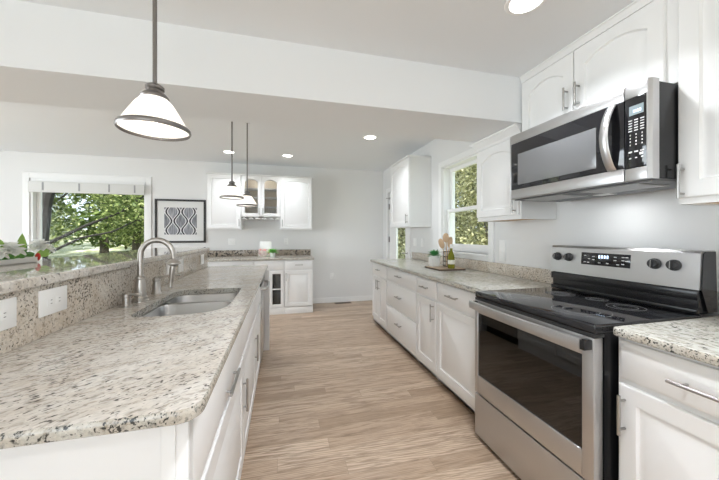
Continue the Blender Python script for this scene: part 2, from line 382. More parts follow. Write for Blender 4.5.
# window in the back wall: casing, sliding frame, glass
cs = MB()
for a in ((wx0-0.085, wx0, wz0-0.09, wz1+0.085), (wx1, wx1+0.085, wz0-0.09, wz1+0.085)): cs.box(a[0], a[1], YB-0.02, YB, a[2], a[3], 0.004)
cs.box(wx0, wx1, YB-0.02, YB, wz1, wz1+0.085, 0.004).box(wx0, wx1, YB-0.02, YB, wz0-0.09, wz0, 0.004)
cs.box(wx0-0.09, wx1+0.09, YB-0.028, YB, wz1+0.075, wz1+0.088, 0.004)
win1 = struct('window_1', cs, 'trim')
fr = MB()
fr.box(wx0, wx0+0.03, YB, YB+T, wz0, wz1).box(wx1-0.012, wx1, YB, YB+T, wz0, wz1).box(wx0, wx1, YB, YB+T, wz1-0.03, wz1).box(wx0, wx1, YB, YB+T, wz0, wz0+0.04)
struct('window_frame', fr, 'trim', win1)
sa = MB()
sa.box(wx0+0.032, wx0+0.082, YB+0.07, YB+0.11, wz0+0.04, wz1-0.03, 0.004).box(wx1-0.05, wx1-0.012, YB+0.07, YB+0.11, wz0+0.04, wz1-0.03, 0.004)
sa.box(wx0+0.082, wx1-0.05, YB+0.07, YB+0.11, wz0+0.04, wz0+0.10, 0.004).box(wx0+0.082, wx1-0.05, YB+0.07, YB+0.11, wz1-0.09, wz1-0.03, 0.004)
struct('sash', sa, 'trim', win1)
struct('pane', MB().box(wx0+0.078, wx1-0.045, YB+0.088, YB+0.092, wz0+0.09, wz1-0.08), 'glass', win1)
# two unseen windows added to let light in: left wall and behind the camera
def plain_window(name, box, axis):
    a0, a1, z0, z1, p = box
    def bx(b, u0, u1, d0, d1, zz0, zz1, bev=0.004):
        return b.box(d0, d1, u0, u1, zz0, zz1, bev) if axis == 'x' else b.box(u0, u1, d0, d1, zz0, zz1, bev)
    b = MB()
    for u0, u1, zz0, zz1 in ((a0-0.08, a0, z0-0.08, z1+0.08), (a1, a1+0.08, z0-0.08, z1+0.08), (a0, a1, z1, z1+0.08), (a0, a1, z0-0.08, z0)): bx(b, u0, u1, p, p+0.02, zz0, zz1)
    w_ = struct(name, b, 'trim')
    b = MB(); k = 3
    for q in range(k+1):
        u = a0+(a1-a0)*q/k; bx(b, max(a0, u-0.04), min(a1, u+0.04), p-0.12, p-0.07, z0, z1)
    bx(b, a0, a1, p-0.12, p-0.07, z0, z0+0.06); bx(b, a0, a1, p-0.12, p-0.07, z1-0.06, z1)
    struct('sash', b, 'trim', w_)
    struct('pane', bx(MB(), a0+0.02, a1-0.02, p-0.097, p-0.093, z0+0.03, z1-0.03, 0), 'glass', w_)
plain_window('window_unseen_left', (-0.3, 3.5, 0.45, 2.3, XL), 'x')
plain_window('window_unseen_rear', (-3.0, 0.6, 0.6, 2.2, YL), 'y')
# folded shade at the head of that window
sh = thing('window_shade', 'white fabric shade folded up at the top of the large left window', 'window shade', (-2.91, YB-0.012, 1.915))
sw = 0.755
b = MB()
for k in range(4): b.box(-sw, sw, -0.075+0.012*k, -0.062+0.012*k, 0.004*k, 0.165-0.006*k, 0.005)
b.build('folded_fabric', 'shade_fabric', sh)
MB().box(-sw, sw, -0.02, 0.012, 0.165, 0.219, 0.004).build('headrail', 'trim', sh)
for x in (-0.572, -0.115, 0.277, 0.625):
    MB().box(x-0.011, x+0.011, -0.079, -0.073, 0.03, 0.15, 0.002).build('tape', 'shade_tape', sh)

# double hung window in the right wall
cs = MB()
cs.box(XW-0.02, XW, ry1, ry1+0.07, 0.985, rz1+0.07, 0.004).box(XW-0.02, XW, ry0-0.07, ry0, 0.985, rz1+0.07, 0.004).box(XW-0.02, XW, ry0, ry1, rz1, rz1+0.07, 0.004)
cs.box(XW-0.02, XW, ry0, ry1, 1.02, rz0-0.02, 0.004)
win2 = struct('window_2', cs, 'trim')
struct('window_sill', MB().box(XW-0.045, XW+0.06, ry0-0.01, ry1+0.01, rz0-0.022, rz0, 0.005), 'trim', win2)
struct('window_frame', MB().box(XW, XW+T, ry0, ry0+0.018, rz0, rz1).box(XW, XW+T, ry1-0.018, ry1, rz0, rz1).box(XW, XW+T, ry0, ry1, rz1-0.018, rz1).box(XW+0.05, XW+T, ry0, ry1, rz0, rz0+0.03), 'trim', win2)
mz = 1.567
def sash(x0, z0, z1, bot):
    y0, y1 = ry0+0.02, ry1-0.02; q = 0.042
    return MB().box(x0, x0+0.035, y0, y0+q, z0, z1, 0.003).box(x0, x0+0.035, y1-q, y1, z0, z1, 0.003).box(x0, x0+0.035, y0+q, y1-q, z0, z0+bot, 0.003).box(x0, x0+0.035, y0+q, y1-q, z1-0.04, z1, 0.003)
struct('lower_sash', sash(XW+0.05, rz0+0.03, mz+0.02, 0.055), 'trim', win2)
struct('upper_sash', sash(XW+0.09, mz-0.02, rz1-0.018, 0.04), 'trim', win2)
struct('pane', MB().box(XW+0.066, XW+0.069, ry0+0.06, ry1-0.06, rz0+0.08, mz-0.02), 'glass', win2)
struct('pane', MB().box(XW+0.106, XW+0.109, ry0+0.06, ry1-0.06, mz+0.02, rz1-0.055), 'glass', win2)

# glazed door near the far corner
cs = MB().box(XW-0.018, XW, dy1, dy1+0.08, 0, dz1+0.08, 0.004).box(XW-0.018, XW, dy0-0.08, dy0, 0, dz1+0.08, 0.004).box(XW-0.018, XW, dy0, dy1, dz1, dz1+0.08, 0.004)
door = struct('door_1', cs, 'trim')
gy0, gy1 = 4.60, 5.02
lf = MB().box(XW+0.02, XW+0.06, dy0+0.01, gy0, 0.01, dz1-0.01, 0.003).box(XW+0.02, XW+0.06, gy1, dy1-0.01, 0.01, dz1-0.01, 0.003)
lf.box(XW+0.02, XW+0.06, gy0, gy1, 0.01, 0.32, 0.003).box(XW+0.02, XW+0.06, gy0, gy1, 1.88, dz1-0.01, 0.003)
struct('door_leaf', lf, 'trim', door)
struct('pane', MB().box(XW+0.038, XW+0.042, gy0-0.005, gy1+0.005, 0.31, 1.89), 'glass', door)
for z in (0.5, 1.19, 1.80):
    struct('hinge', MB().box(XW+0.004, XW+0.02, dy1-0.035, dy1-0.008, z-0.05, z+0.05, 0.002).lathe([(0.006, -0.052), (0.006, 0.052)], (XW+0.006, dy1-0.022, z), 10), 'dark_nickel', door)
struct('door_closer', MB().box(XW-0.02, XW+0.02, 5.13, 5.30, 1.93, 1.96, 0.004).tube([(XW-0.01, 5.28, 1.945), (XW-0.05, 5.33, 1.955), (XW-0.02, 5.37, 1.955)], 0.006), 'pull', door)
struct('door_handle', MB().lathe([(0.026, 0), (0.022, 0.012)], (XW+0.02, 4.48, 0.98), 16, Matrix.Rotation(-PI/2, 4, 'Y')).tube([(XW+0.01, 4.48, 0.98), (XW-0.03, 4.48, 0.98), (XW-0.035, 4.58, 0.98)], 0.008), 'pull', door)

# ------------------------------------------------------------------ outside
gnd = struct('ground', MB().loops([[(-40, 5.83, -0.35), (40, 5.83, -0.35), (40, -20, -0.35), (-40, -20, -0.35)][::-1]], True, False)
             .loops([[(-40, 5.83, -0.35), (40, 5.83, -0.35)], [(-40, 22, -0.2), (40, 22, -0.2)], [(-40, 60, 2.2), (40, 60, 2.2)]], False, False, closed=False), 'lawn')
def crown(bm_, blobs, n, size, flat=0.0):
    tot = sum(b[3]*b[4]*b[5] for b in blobs)
    for (cx_, cy_, cz_, rx, ry, rz) in blobs:
        for _ in range(int(n*rx*ry*rz/tot)):
            while True:
                p = Vector((random.uniform(-1, 1), random.uniform(-1, 1), random.uniform(-1, 1)))
                if 0.12 < p.length < 1: break
            c = Vector((cx_+p.x*rx, cy_+p.y*ry, cz_+p.z*rz))
            R = Euler((random.uniform(-1, 1)*(1.3-flat), random.uniform(-1, 1)*(1.3-flat), random.uniform(0, 2*PI))).to_matrix()
            s = size*random.uniform(0.6, 1.3)
            q = [Vector((-0.5*s, 0, 0)), Vector((0, -0.28*s, 0.06*s)), Vector((0.55*s, 0, 0)), Vector((0, 0.28*s, 0.06*s))]
            vs = [bm_.verts.new(c+R@v) for v in q]; bm_.faces.new(vs)
def tree(label, loc, trunk, branches, blobs, n, size, fm, bark='bark', name='tree', group=None, flat=0.3):
    t = thing(name, label, 'tree' if name == 'tree' else 'shrub', loc, 0, group)
    b = MB(); b.tube(trunk[0], trunk[1], 9)
    b.build('trunk', bark, t)
    for pts, r in branches:
        MB().tube(pts, [r*(1-0.75*i/(len(pts)-1)) for i in range(len(pts))], 7).build('branch', bark, t)
    f = MB(); crown(f.bm, blobs, n, size, flat); f.build('foliage', fm, t, smooth=0, normals=False)
    return t
gz = -0.35
def simple_tree(label, x, y, blobs, n, size, fm, th=0.2, **kw):
    tree(label, (x, y, gz), ([(0, 0, 0), (0.1, 0, 2.5), (0, 0, 5.5)], [th, th*0.8, th*0.4]), [([(0.1, 0, 1.8), (0.7, 0, 2.6), (1.4, 0, 3.2)], th*0.35)], blobs, n, size, fm, **kw)
tree('leaning dark-barked tree close outside the large left window', (-5.42, 8.55, gz),
     ([(0, 0, 0), (0.02, 0, 1.2), (0.10, 0.05, 2.4), (0.36, 0.1, 3.6), (0.8, 0.1, 5.2)], [0.17, 0.14, 0.125, 0.12, 0.10]),
     [([(0.05, 0, 1.35), (0.8, 0.2, 1.85), (1.5, 0.3, 2.2), (2.1, 0.4, 2.75), (2.6, 0.4, 3.1)], 0.042), ([(0.0, 0, 1.1), (0.7, 0.2, 1.55), (1.3, 0.3, 1.7), (1.8, 0.4, 2.0), (2.2, 0.4, 2.05)], 0.034),
      ([(0.3, 0.05, 3.0), (1.1, 0.3, 3.35), (2.4, 0.4, 3.45), (3.0, 0.4, 3.6)], 0.04)],
     [(2.0, 0.3, 2.4, 1.2, 0.6, 0.5), (1.2, 0.3, 3.1, 1.1, 0.6, 0.5), (2.8, 0.4, 3.3, 1.0, 0.6, 0.6)], 3200, 0.10, 'fol_mid', 'bark_dark')
simple_tree('broad leafy tree beside the leaning trunk, seen through the large left window', -7.5, 11.3, [(0, 0, 2.0, 1.3, 0.9, 0.9), (0.3, 0, 3.4, 1.5, 0.9, 1.0), (-0.2, 0, 4.8, 1.4, 0.9, 0.9)], 12000, 0.115, 'fol_mid', 0.14)
simple_tree('slender-trunked leafy tree at the right of the large left window', -4.35, 10.6, [(0.1, 0, 1.9, 1.1, 0.8, 0.55), (-0.1, 0, 3.0, 1.15, 0.8, 0.8), (0.1, 0, 4.3, 1.2, 0.8, 0.8)], 10000, 0.105, 'fol_mid', 0.12)
simple_tree('far dark tree at the outer left behind the leaning tree', -13.9, 17.5, [(0, 0, 2.2, 2.2, 1.4, 1.5), (0, 0, 5.0, 2.3, 1.5, 2.0), (0, 0, 8, 2.0, 1.4, 1.6)], 5200, 0.30, 'fol_dark')
simple_tree('far dark tree rising behind the broad leafy tree on the lawn', -8.5, 17.5, [(0, 0, 2.2, 2.1, 1.4, 1.3), (0, 0, 5.0, 2.2, 1.5, 2.0), (0, 0, 8, 2.0, 1.4, 1.6)], 5200, 0.30, 'fol_dark')
simple_tree('far green tree behind the slender-trunked tree on the lawn', -3.7, 17.5, [(0, 0, 2.3, 2.0, 1.4, 1.2), (0, 0, 5.0, 2.0, 1.5, 2.0), (0, 0, 8, 1.9, 1.4, 1.6)], 5200, 0.30, 'fol_mid')
simple_tree('farthest tree at the end of the lawn, left of the leaning trunk', -17.4, 24, [(0, 0, 2.5, 2.9, 1.6, 1.9), (0, 0, 6, 3.0, 1.6, 2.8), (0, 0, 10, 2.6, 1.6, 2)], 4200, 0.42, 'fol_mid')
simple_tree('farthest tree at the end of the lawn, behind the leaning trunk', -9.8, 24, [(0, 0, 2.5, 2.8, 1.6, 1.9), (0, 0, 6, 2.9, 1.6, 2.8), (0, 0, 10, 2.6, 1.6, 2)], 4200, 0.42, 'fol_gold')
# shrubs and trees beyond the right wall
def hedge(label, x, y, blobs, n, size, fm):
    tree(label, (x, y, gz), ([(0, 0, 0), (0, 0, 1.5), (0.1, 0, 3)], [0.1, 0.08, 0.04]), [([(0, 0, 1), (-0.3, -0.3, 1.7), (-0.5, -0.4, 2.3)], 0.03)], blobs, n, size, fm, name='hedge_shrub')
hedge('tall golden-green hedge shrub outside the kitchen window', 4.3, 5.6, [(0, 0, 1.2, 0.8, 1.0, 1.2), (0, 0, 2.7, 0.8, 1.0, 1.1), (0, 0, 4.1, 0.8, 1.0, 0.9)], 15000, 0.085, 'fol_gold')
hedge('second golden-green hedge shrub farther out past the kitchen window', 4.5, 7.75, [(0, 0, 1.2, 0.9, 1.1, 1.2), (0, 0, 2.7, 0.9, 1.1, 1.2), (0, 0, 4.1, 0.9, 1.1, 1.0)], 13000, 0.095, 'fol_gold')
hedge('large green shrub seen through the far glazed door', 4.2, 11.4, [(0, 0, 1.2, 1.2, 1.2, 1.3), (0, 0, 2.7, 1.2, 1.2, 1.2)], 9000, 0.12, 'fol_gold')
simple_tree('dark tree standing behind the hedge outside the kitchen window', 7.6, 9.3, [(0, 0, 1.8, 1.9, 2.6, 1.9), (0, 0, 4.6, 1.9, 2.6, 2.2)], 7000, 0.24, 'fol_dark')
# ------------------------------------------------------------------ cabinet making
def rect_loop(x0, x1, z0, z1, y, rise=0.0, n=12, i=0.0):
    pts = [(x0, y, z0), (x1, y, z0)]
    for k in range(n+1):
        t = k/n; x = x1+(x0-x1)*t
        pts.append((x, y, z1-rise*(2*t-1)**2))
    return [Vector(p) for p in pts]
def panel_front(x0, x1, z0, z1, rail=0.055, arch=0.0, t=0.019):
    b = MB(); e = 0.004
    L = [rect_loop(x0, x1, z0, z1, 0.0), rect_loop(x0, x1, z0, z1, -t+e), rect_loop(x0+e, x1-e, z0+e, z1-e, -t)]
    def inset(d, y): return rect_loop(x0+d, x1-d, z0+d, z1-d, y, arch)
    L += [inset(rail, -t), inset(rail+0.005, -t+0.011), inset(rail+0.013, -t+0.011), inset(rail+0.036, -t+0.001)]
    return b.loops(L)
def slab_front(x0, x1, z0, z1, t=0.019):
    L = [rect_loop(x0, x1, z0, z1, 0.0), rect_loop(x0, x1, z0, z1, -t+0.006), rect_loop(x0+0.012, x1-0.012, z0+0.012, z1-0.012, -t)]
    return MB().loops(L)
def glass_front(x0, x1, z0, z1, parent, rail=0.05, arch=0.0, bars=0, t=0.019):
    b = MB()
    b.loops([rect_loop(x0+rail, x1-rail, z0+rail, z1-rail, 0, arch), rect_loop(x0, x1, z0, z1, 0.0), rect_loop(x0, x1, z0, z1, -t+0.003), rect_loop(x0+0.003, x1-0.003, z0+0.003, z1-0.003, -t),
             rect_loop(x0+rail-0.004, x1-rail+0.004, z0+rail-0.004, z1-rail+0.004, -t, arch), rect_loop(x0+rail, x1-rail, z0+rail, z1-rail, -t+0.005, arch), rect_loop(x0+rail, x1-rail, z0+rail, z1-rail, 0, arch)], False, False)
    d = b.build('door', 'cabinet', parent)
    MB().loops([rect_loop(x0+rail-0.004, x1-rail+0.004, z0+rail-0.004, z1-rail+0.004, -0.005, arch), rect_loop(x0+rail-0.004, x1-rail+0.004, z0+rail-0.004, z1-rail+0.004, -0.002, arch)]).build('pane', 'cab_glass', d, smooth=0)
    if bars:
        mb = MB()
        for k in range(1, bars+1):
            z = z0+rail+(z1-z0-2*rail)*k/(bars+1); mb.box(x0+rail-0.002, x1-rail+0.002, -0.017, -0.006, z-0.009, z+0.009, 0.002)
        mb.build('muntin', 'cabinet', d)
    return d
def pull(parent, x, z, L, vertical, t=0.019, so=0.032):
    b = MB(); y = -t-so; r = 0.006
    if vertical:
        b.tube([(x, y, z-L/2), (x, y, z+L/2)], r, 12)
        for s in (-1, 1): b.tube([(x, -t, z+s*L*0.36), (x, y, z+s*L*0.36)], 0.0045, 10)
    else:
        b.tube([(x-L/2, y, z), (x+L/2, y, z)], r, 12)
        for s in (-1, 1): b.tube([(x+s*L*0.36, -t, z), (x+s*L*0.36, y, z)], 0.0045, 10)
    return b.build('handle', 'pull', parent)
# base cabinet in its own frame: x to the viewer's right, front plane y = 0, front faces -y
def base_box(t, w, d, h, toe=0.04, back=0.05, flush=False, kick='board_edge_toe_shade'):  # default kick: shade of the toe recess put into its dark colour
    th = 0.018
    b = MB().box(0, th, 0.0, d, toe, h).box(w-th, w, 0.0, d, toe, h).box(th, w-th, 0, d, toe, toe+th).box(th, w-th, d-th, d, toe, h).box(th, w-th, 0, th, toe, h)
    b.build('carcass', 'cabinet', t, smooth=0)
    if flush: MB().box(0, w, -0.012, 0.02, 0, toe+0.008, 0.005).build('base_molding', 'cabinet', t)
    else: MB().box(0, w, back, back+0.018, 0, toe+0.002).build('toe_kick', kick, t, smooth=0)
def wall_box(t, w, d, h, bottom='cabinet', open_front=False):
    th = 0.018
    b = MB().box(0, th, 0, d, 0, h).box(w-th, w, 0, d, 0, h).box(th, w-th, 0, d, h-th, h).box(th, w-th, d-0.008, d, 0, h)
    if open_front: b.box(th, 0.035, 0, th, 0, h).box(w-0.035, w-th, 0, th, 0, h).box(w/2-0.02, w/2+0.02, 0, th, 0, h).box(0.035, w-0.035, 0, th, h-0.04, h-th).box(0.035, w-0.035, 0, th, 0, 0.03)
    else: b.box(th, w-th, 0, th, 0.0, h-th)
    b.build('carcass', 'cabinet', t, smooth=0)
    MB().box(th, w-th, th, d-0.008, 0.008, 0.02).build('underside', bottom, t, smooth=0)
def crown_trim(t, w, d, z, h=0.045, p=0.03, left=True, right=True):
    b = MB()
    x0 = -p if left else 0; x1 = w+p if right else w
    prof = [(0.0, 0.0), (0.010, 0.0), (0.012, h*0.25), (p*0.8, h*0.75), (p, h*0.82), (p, h), (0, h)]
    # front run
    b.loops([[Vector((-(q if left else 0), -q, z+zz)) for q, zz in prof], [Vector((w+(q if right else 0), -q, z+zz)) for q, zz in prof]])
    if left: b.loops([[Vector((-q, d, z+zz)) for q, zz in prof], [Vector((-q, -q, z+zz)) for q, zz in prof]])
    if right: b.loops([[Vector((w+q, -q, z+zz)) for q, zz in prof], [Vector((w+q, d, z+zz)) for q, zz in prof]])
    b.box(0, w, 0.0, d, z+h-0.006, z+h)
    return b.build('crown_molding', 'cabinet', t, smooth=0)
RZ = -PI/2                                       # right run: fronts face -X
FX = 1.287                                       # face plane of the right base run
BH = 0.884
def rbase(name, label, ya, yb, group=None):
    return thing(name, label, 'cabinet', (FX, ya, 0), RZ, group), ya-yb
# -- right run, from the far end to the range
t, w = rbase('base_cabinet', 'white base cabinet at the far end of the right run, drawer over two narrow doors', 4.222, 3.600)
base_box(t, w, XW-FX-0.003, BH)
d = slab_front(0.012, w-0.008, 0.722, 0.872).build('drawer', 'cabinet', t); pull(d, w/2, 0.80, 0.11, False)
for x0, x1, hx in ((0.012, w/2-0.002, w/2-0.03), (w/2+0.002, w-0.008, w/2+0.035)):
    d = panel_front(x0, x1, 0.108, 0.700).build('door', 'cabinet', t); pull(d, hx, 0.60, 0.13, True)
t, w = rbase('base_cabinet', 'white base cabinet with three stacked drawers in the right run', 3.599, 2.727)
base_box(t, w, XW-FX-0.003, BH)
for z0, z1 in ((0.722, 0.872), (0.425, 0.700), (0.108, 0.403)):
    d = slab_front(0.008, w-0.008, z0, z1).build('drawer', 'cabinet', t); pull(d, w/2, (z0+z1)/2+0.01, 0.14, False)
t, w = rbase('base_cabinet', 'narrow white base cabinet, one drawer over one door, right of the three-drawer cabinet', 2.726, 2.335)
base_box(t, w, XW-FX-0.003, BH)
d = slab_front(0.008, w-0.008, 0.722, 0.872).build('drawer', 'cabinet', t); pull(d, w/2, 0.797, 0.13, False)
d = panel_front(0.008, w-0.008, 0.108, 0.700).build('door', 'cabinet', t); pull(d, w-0.04, 0.60, 0.15, True)
t, w = rbase('base_cabinet', 'wider white base cabinet, one drawer over one door, against the left side of the range', 2.334, 1.684)
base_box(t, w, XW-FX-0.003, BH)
d = slab_front(0.008, w-0.012, 0.722, 0.872).build('drawer', 'cabinet', t); pull(d, w*0.42, 0.797, 0.15, False)
d = panel_front(0.008, w-0.012, 0.108, 0.700).build('door', 'cabinet', t); pull(d, w-0.055, 0.59, 0.15, True)
# -- right of the range
t, w = rbase('base_cabinet', 'white base cabinet in the right foreground, wide drawer over a door, right of the range', 0.904, 0.28)
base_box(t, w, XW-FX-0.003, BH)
d = slab_front(0.012, w-0.008, 0.722, 0.866).build('drawer', 'cabinet', t); pull(d, w/2, 0.79, 0.26, False)
d = panel_front(0.012, w-0.008, 0.108, 0.700, 0.06).build('door', 'cabinet', t); pull(d, 0.035, 0.59, 0.15, True)

# worktops and backsplashes
def offset_outline(pts, d):
    n_ = len(pts); out = []
    for i in range(n_):
        a, b_, c_ = Vector(pts[i-1]), Vector(pts[i]), Vector(pts[(i+1) % n_])
        e1 = (b_-a).normalized(); e2 = (c_-b_).normalized()
        n1 = Vector((-e1.y, e1.x)); n2 = Vector((-e2.y, e2.x)); m_ = (n1+n2); m_ = m_/max(m_.length_squared, 1e-6)*2
        out.append(b_+m_*d)
    return out
def round_corners(pts, rad, seg=6):
    out = []; n_ = len(pts)
    for i in range(n_):
        p = Vector(pts[i]); r = rad[i]
        if r <= 0: out.append(p); continue
        a = (Vector(pts[i-1])-p).normalized(); b_ = (Vector(pts[(i+1) % n_])-p).normalized()
        for k in range(seg+1):
            s = k/seg; p0 = p+a*r; p1 = p+b_*r
            out.append((1-s)**2*p0+2*s*(1-s)*p+s*s*p1)
    return out
def slab(outline, z0, z1, r):
    L = []
    h = z1-z0
    for (o_, z_) in ((r*0.6, z0), (r*0.12, z0+r*0.35), (0, z0+h*0.5), (r*0.10, z1-r*0.5), (r*0.35, z1-r*0.14), (r, z1), (r+0.003, z1)):
        L.append([Vector((p.x, p.y, z_)) for p in offset_outline(outline, o_)])
    return MB().loops(L)
def chop(o, cutter):
    md = o.modifiers.new('cut', 'BOOLEAN'); md.operation = 'DIFFERENCE'; md.solver = 'EXACT'; md.object = cutter
    dg = bpy.context.evaluated_depsgraph_get(); me = bpy.data.meshes.new_from_object(o.evaluated_get(dg))
    o.modifiers.clear(); o.data = me; bpy.data.objects.remove(cutter)
    me.shade_smooth(); me.set_sharp_from_angle(angle=math.radians(35))
def edge_material(o):
    o.data.materials.append(M['granite_edge'])
    for p in o.data.polygons:
        if abs(p.normal.z) < 0.93: p.material_index = 1
def V2(l): return [Vector(p) for p in l]
ct = slab(round_corners(V2([(1.24, 4.25), (1.24, 1.682), (XW-0.003, 1.682), (XW-0.003, 4.25)]), (0.03, 0.004, 0, 0)), 0.885, 0.917, 0.010).build('countertop', 'granite_pale')
edge_material(ct)
tag(ct, 'long pale speckled granite countertop on the right run beneath the kitchen window', 'countertop')
ct = slab(round_corners(V2([(1.24, 0.906), (1.24, 0.20), (XW-0.003, 0.20), (XW-0.003, 0.906)]), (0.035, 0, 0, 0)), 0.885, 0.917, 0.010).build('countertop', 'granite_pale')
edge_material(ct)
tag(ct, 'short pale speckled granite countertop right of the range, rounded front corner', 'countertop')
tag(MB().box(XW-0.024, XW-0.003, 1.70, 4.25, 0.9175, 1.018, 0.003).build('backsplash', 'granite_wall'), 'low speckled granite backsplash along the right wall under the kitchen window', 'backsplash')
tag(MB().box(XW-0.024, XW-0.003, 0.20, 0.905, 0.9175, 1.018, 0.003).build('backsplash', 'granite_wall'), 'short granite backsplash behind the countertop right of the range', 'backsplash')

# -- wall cabinets on the right
UX = 1.62
t = thing('wall_cabinet', 'white wall cabinet with one arched door, far right between glazed door and kitchen window', 'cabinet', (UX, 4.37, 1.378), RZ)
w, h = 0.70, 0.925
wall_box(t, w, XW-UX-0.003, h)
d = panel_front(0.006, w-0.008, 0.012, h-0.012, 0.06, 0.05).build('door', 'cabinet', t); pull(d, w-0.035, 0.11, 0.12, True)
MB().box(-0.008, w+0.008, -0.026, XW-UX-0.003, h, h+0.018, 0.003).build('top_molding', 'cabinet', t)
t = thing('wall_cabinet', 'short white wall cabinet with one arched door left of the microwave, under the beam', 'cabinet', (UX, 2.255, 1.387), RZ)
w, h = 0.486, 0.592
wall_box(t, w, XW-UX-0.003, h, 'raw_wood')
d = panel_front(0.008, w-0.010, 0.03, h-0.012, 0.055, 0.05).build('door', 'cabinet', t); pull(d, w-0.035, 0.10, 0.11, True)
crown_trim(t, w, XW-UX-0.003, h, 0.072, 0.052, True, False)
t = thing('wall_cabinet', 'white wall cabinet with two arched doors directly above the microwave', 'cabinet', (UX, 1.761, 1.921), RZ)
w, h = 0.856, 0.405
wall_box(t, w, XW-UX-0.003, h)
d = panel_front(0.012, 0.393, 0.01, h-0.008, 0.062, 0.045).build('door', 'cabinet', t); pull(d, 0.362, 0.135, 0.13, True)
d = panel_front(0.399, w-0.038, 0.01, h-0.008, 0.062, 0.045).build('door', 'cabinet', t); pull(d, 0.432, 0.135, 0.13, True)
crown_trim(t, w, XW-UX-0.003, h, 0.042, 0.026, False, False)
t = thing('wall_cabinet', 'tall white wall cabinet at the right edge, hanging beside the microwave', 'cabinet', (UX, 0.903, 1.402), RZ)
w, h = 0.62, 0.924
wall_box(t, w, XW-UX-0.003, h, 'raw_wood')
d = panel_front(0.006, w-0.008, 0.025, h-0.008, 0.068, 0.05).build('door', 'cabinet', t); pull(d, 0.026, 0.092, 0.14, True)
crown_trim(t, w, XW-UX-0.003, h, 0.042, 0.026, False, False)

# -- cabinets on the back wall
BY = 5.02
t = thing('base_cabinet', 'white base cabinet at the right end of the back wall, drawer over a raised-panel door', 'cabinet', (0.032, BY, 0))
w, bh = 0.458, 0.868
base_box(t, w, YB-BY-0.003, bh, 0.10, flush=True)
d = slab_front(0.008, w-0.010, 0.715, 0.855).build('drawer', 'cabinet', t); pull(d, w/2, 0.79, 0.13, False)
d = panel_front(0.008, w-0.010, 0.118, 0.695, 0.055).build('door', 'cabinet', t); pull(d, 0.028, 0.60, 0.13, True)
t = thing('base_cabinet', 'white base cabinet with a dark glass-paned door in the middle of the back wall', 'cabinet', (-0.43, BY, 0))
w = 0.46
th = 0.018; dd = YB-BY-0.003
MB().box(0, th, 0, dd, 0.1, bh).box(w-th, w, 0, dd, 0.1, bh).box(th, w-th, 0, dd, 0.1, 0.118).box(th, w-th, dd-th, dd, 0.1, bh).box(th, w-th, 0, th, 0.69, bh).box(th, 0.05, 0, th, 0.118, 0.69).box(w-0.05, w-th, 0, th, 0.118, 0.69).build('carcass', 'cabinet', t, smooth=0)
MB().box(0, w, -0.012, 0.02, 0, 0.108, 0.005).build('base_molding', 'cabinet', t)
MB().box(th, w-th, 0.04, 0.05, 0.118, 0.69).build('dark_sheet', 'black_matte', t, smooth=0)  # black sheet just behind the panes, hides the cabinet inside
slab_front(0.008, w-0.008, 0.715, 0.855).build('drawer', 'cabinet', t)
glass_front(0.008, 0.226, 0.118, 0.695, t, 0.045, 0, 1); glass_front(0.234, w-0.008, 0.118, 0.695, t, 0.045, 0, 1)
t = thing('base_cabinet', 'white base cabinet at the left of the back wall behind the island, drawer over doors', 'cabinet', (-1.29, BY, 0))
w = 0.858
base_box(t, w, YB-BY-0.003, bh, 0.10, flush=True)
d = slab_front(0.008, w-0.008, 0.715, 0.855).build('drawer', 'cabinet', t); pull(d, 0.62, 0.80, 0.13, False)
for x0, x1, hx in ((0.008, w/2-0.002, w/2-0.03), (w/2+0.002, w-0.008, w/2+0.03)):
    d = panel_front(x0, x1, 0.118, 0.695).build('door', 'cabinet', t); pull(d, hx, 0.60, 0.13, True)
ct = slab(V2([(-1.30, 4.985), (0.508, 4.985), (0.508, YB-0.003), (-1.30, YB-0.003)]), 0.869, 0.903, 0.010).build('countertop', 'granite')
edge_material(ct)
tag(ct, 'granite countertop along the back wall beneath the glass-door cabinets', 'countertop')
tag(MB().box(-1.30, 0.508, YB-0.024, YB-0.003, 0.9035, 1.008, 0.003).build('backsplash', 'granite_dark'), 'darker brown granite backsplash on the back wall', 'backsplash')
UY = 5.335
dd = YB-UY-0.003
t = thing('wall_cabinet', 'white wall cabinet at the left on the back wall, behind the hanging pendants', 'cabinet', (-1.178, UY, 1.363))
w, h = 0.52, 0.90
wall_box(t, w, dd, h)
d = panel_front(0.01, w-0.008, 0.02, h-0.008, 0.06, 0.0).build('door', 'cabinet', t); pull(d, w-0.03, 0.11, 0.12, True)
MB().box(-0.012, w, -0.028, dd, h, h+0.02, 0.004).build('top_molding', 'cabinet', t)
t = thing('wall_cabinet', 'white wall cabinet with a low arch door at the right on the back wall', 'cabinet', (-0.028, UY, 1.363))
w = 0.535
wall_box(t, w, dd, h)
d = panel_front(0.008, w-0.01, 0.02, h-0.008, 0.055, 0.035).build('door', 'cabinet', t); pull(d, 0.03, 0.11, 0.12, True)
MB().box(0, w+0.012, -0.028, dd, h, h+0.02, 0.004).build('top_molding', 'cabinet', t)
t = thing('wall_cabinet', 'white wall cabinet with two arched glass doors in the middle of the back wall', 'cabinet', (-0.656, UY, 1.575))
w, h2 = 0.626, 0.688
wall_box(t, w, dd, h2, open_front=True)
MB().box(th, w-th, dd-0.012, dd-0.009, 0.02, h2-th).build('back_panel', 'cab_in', t, smooth=0)
for z in (0.17, 0.33, 0.48): MB().box(th, w-th, 0.10, dd-0.012, z, z+0.02).build('shelf', 'cabinet', t, smooth=0)
MB().lathe([(0.03, 0), (0.03, 0.008)], (w/2, 0.06, h2-th-0.009), 20).build('added_puck', 'plastic', t)  # puck and its lamp are added to brighten the cabinet inside
d = bpy.data.lights.new('added_cabinet_fill', 'AREA'); d.shape = 'DISK'; d.size = 0.055; d.energy = 0.5; d.color = (1.0, 0.97, 0.92)
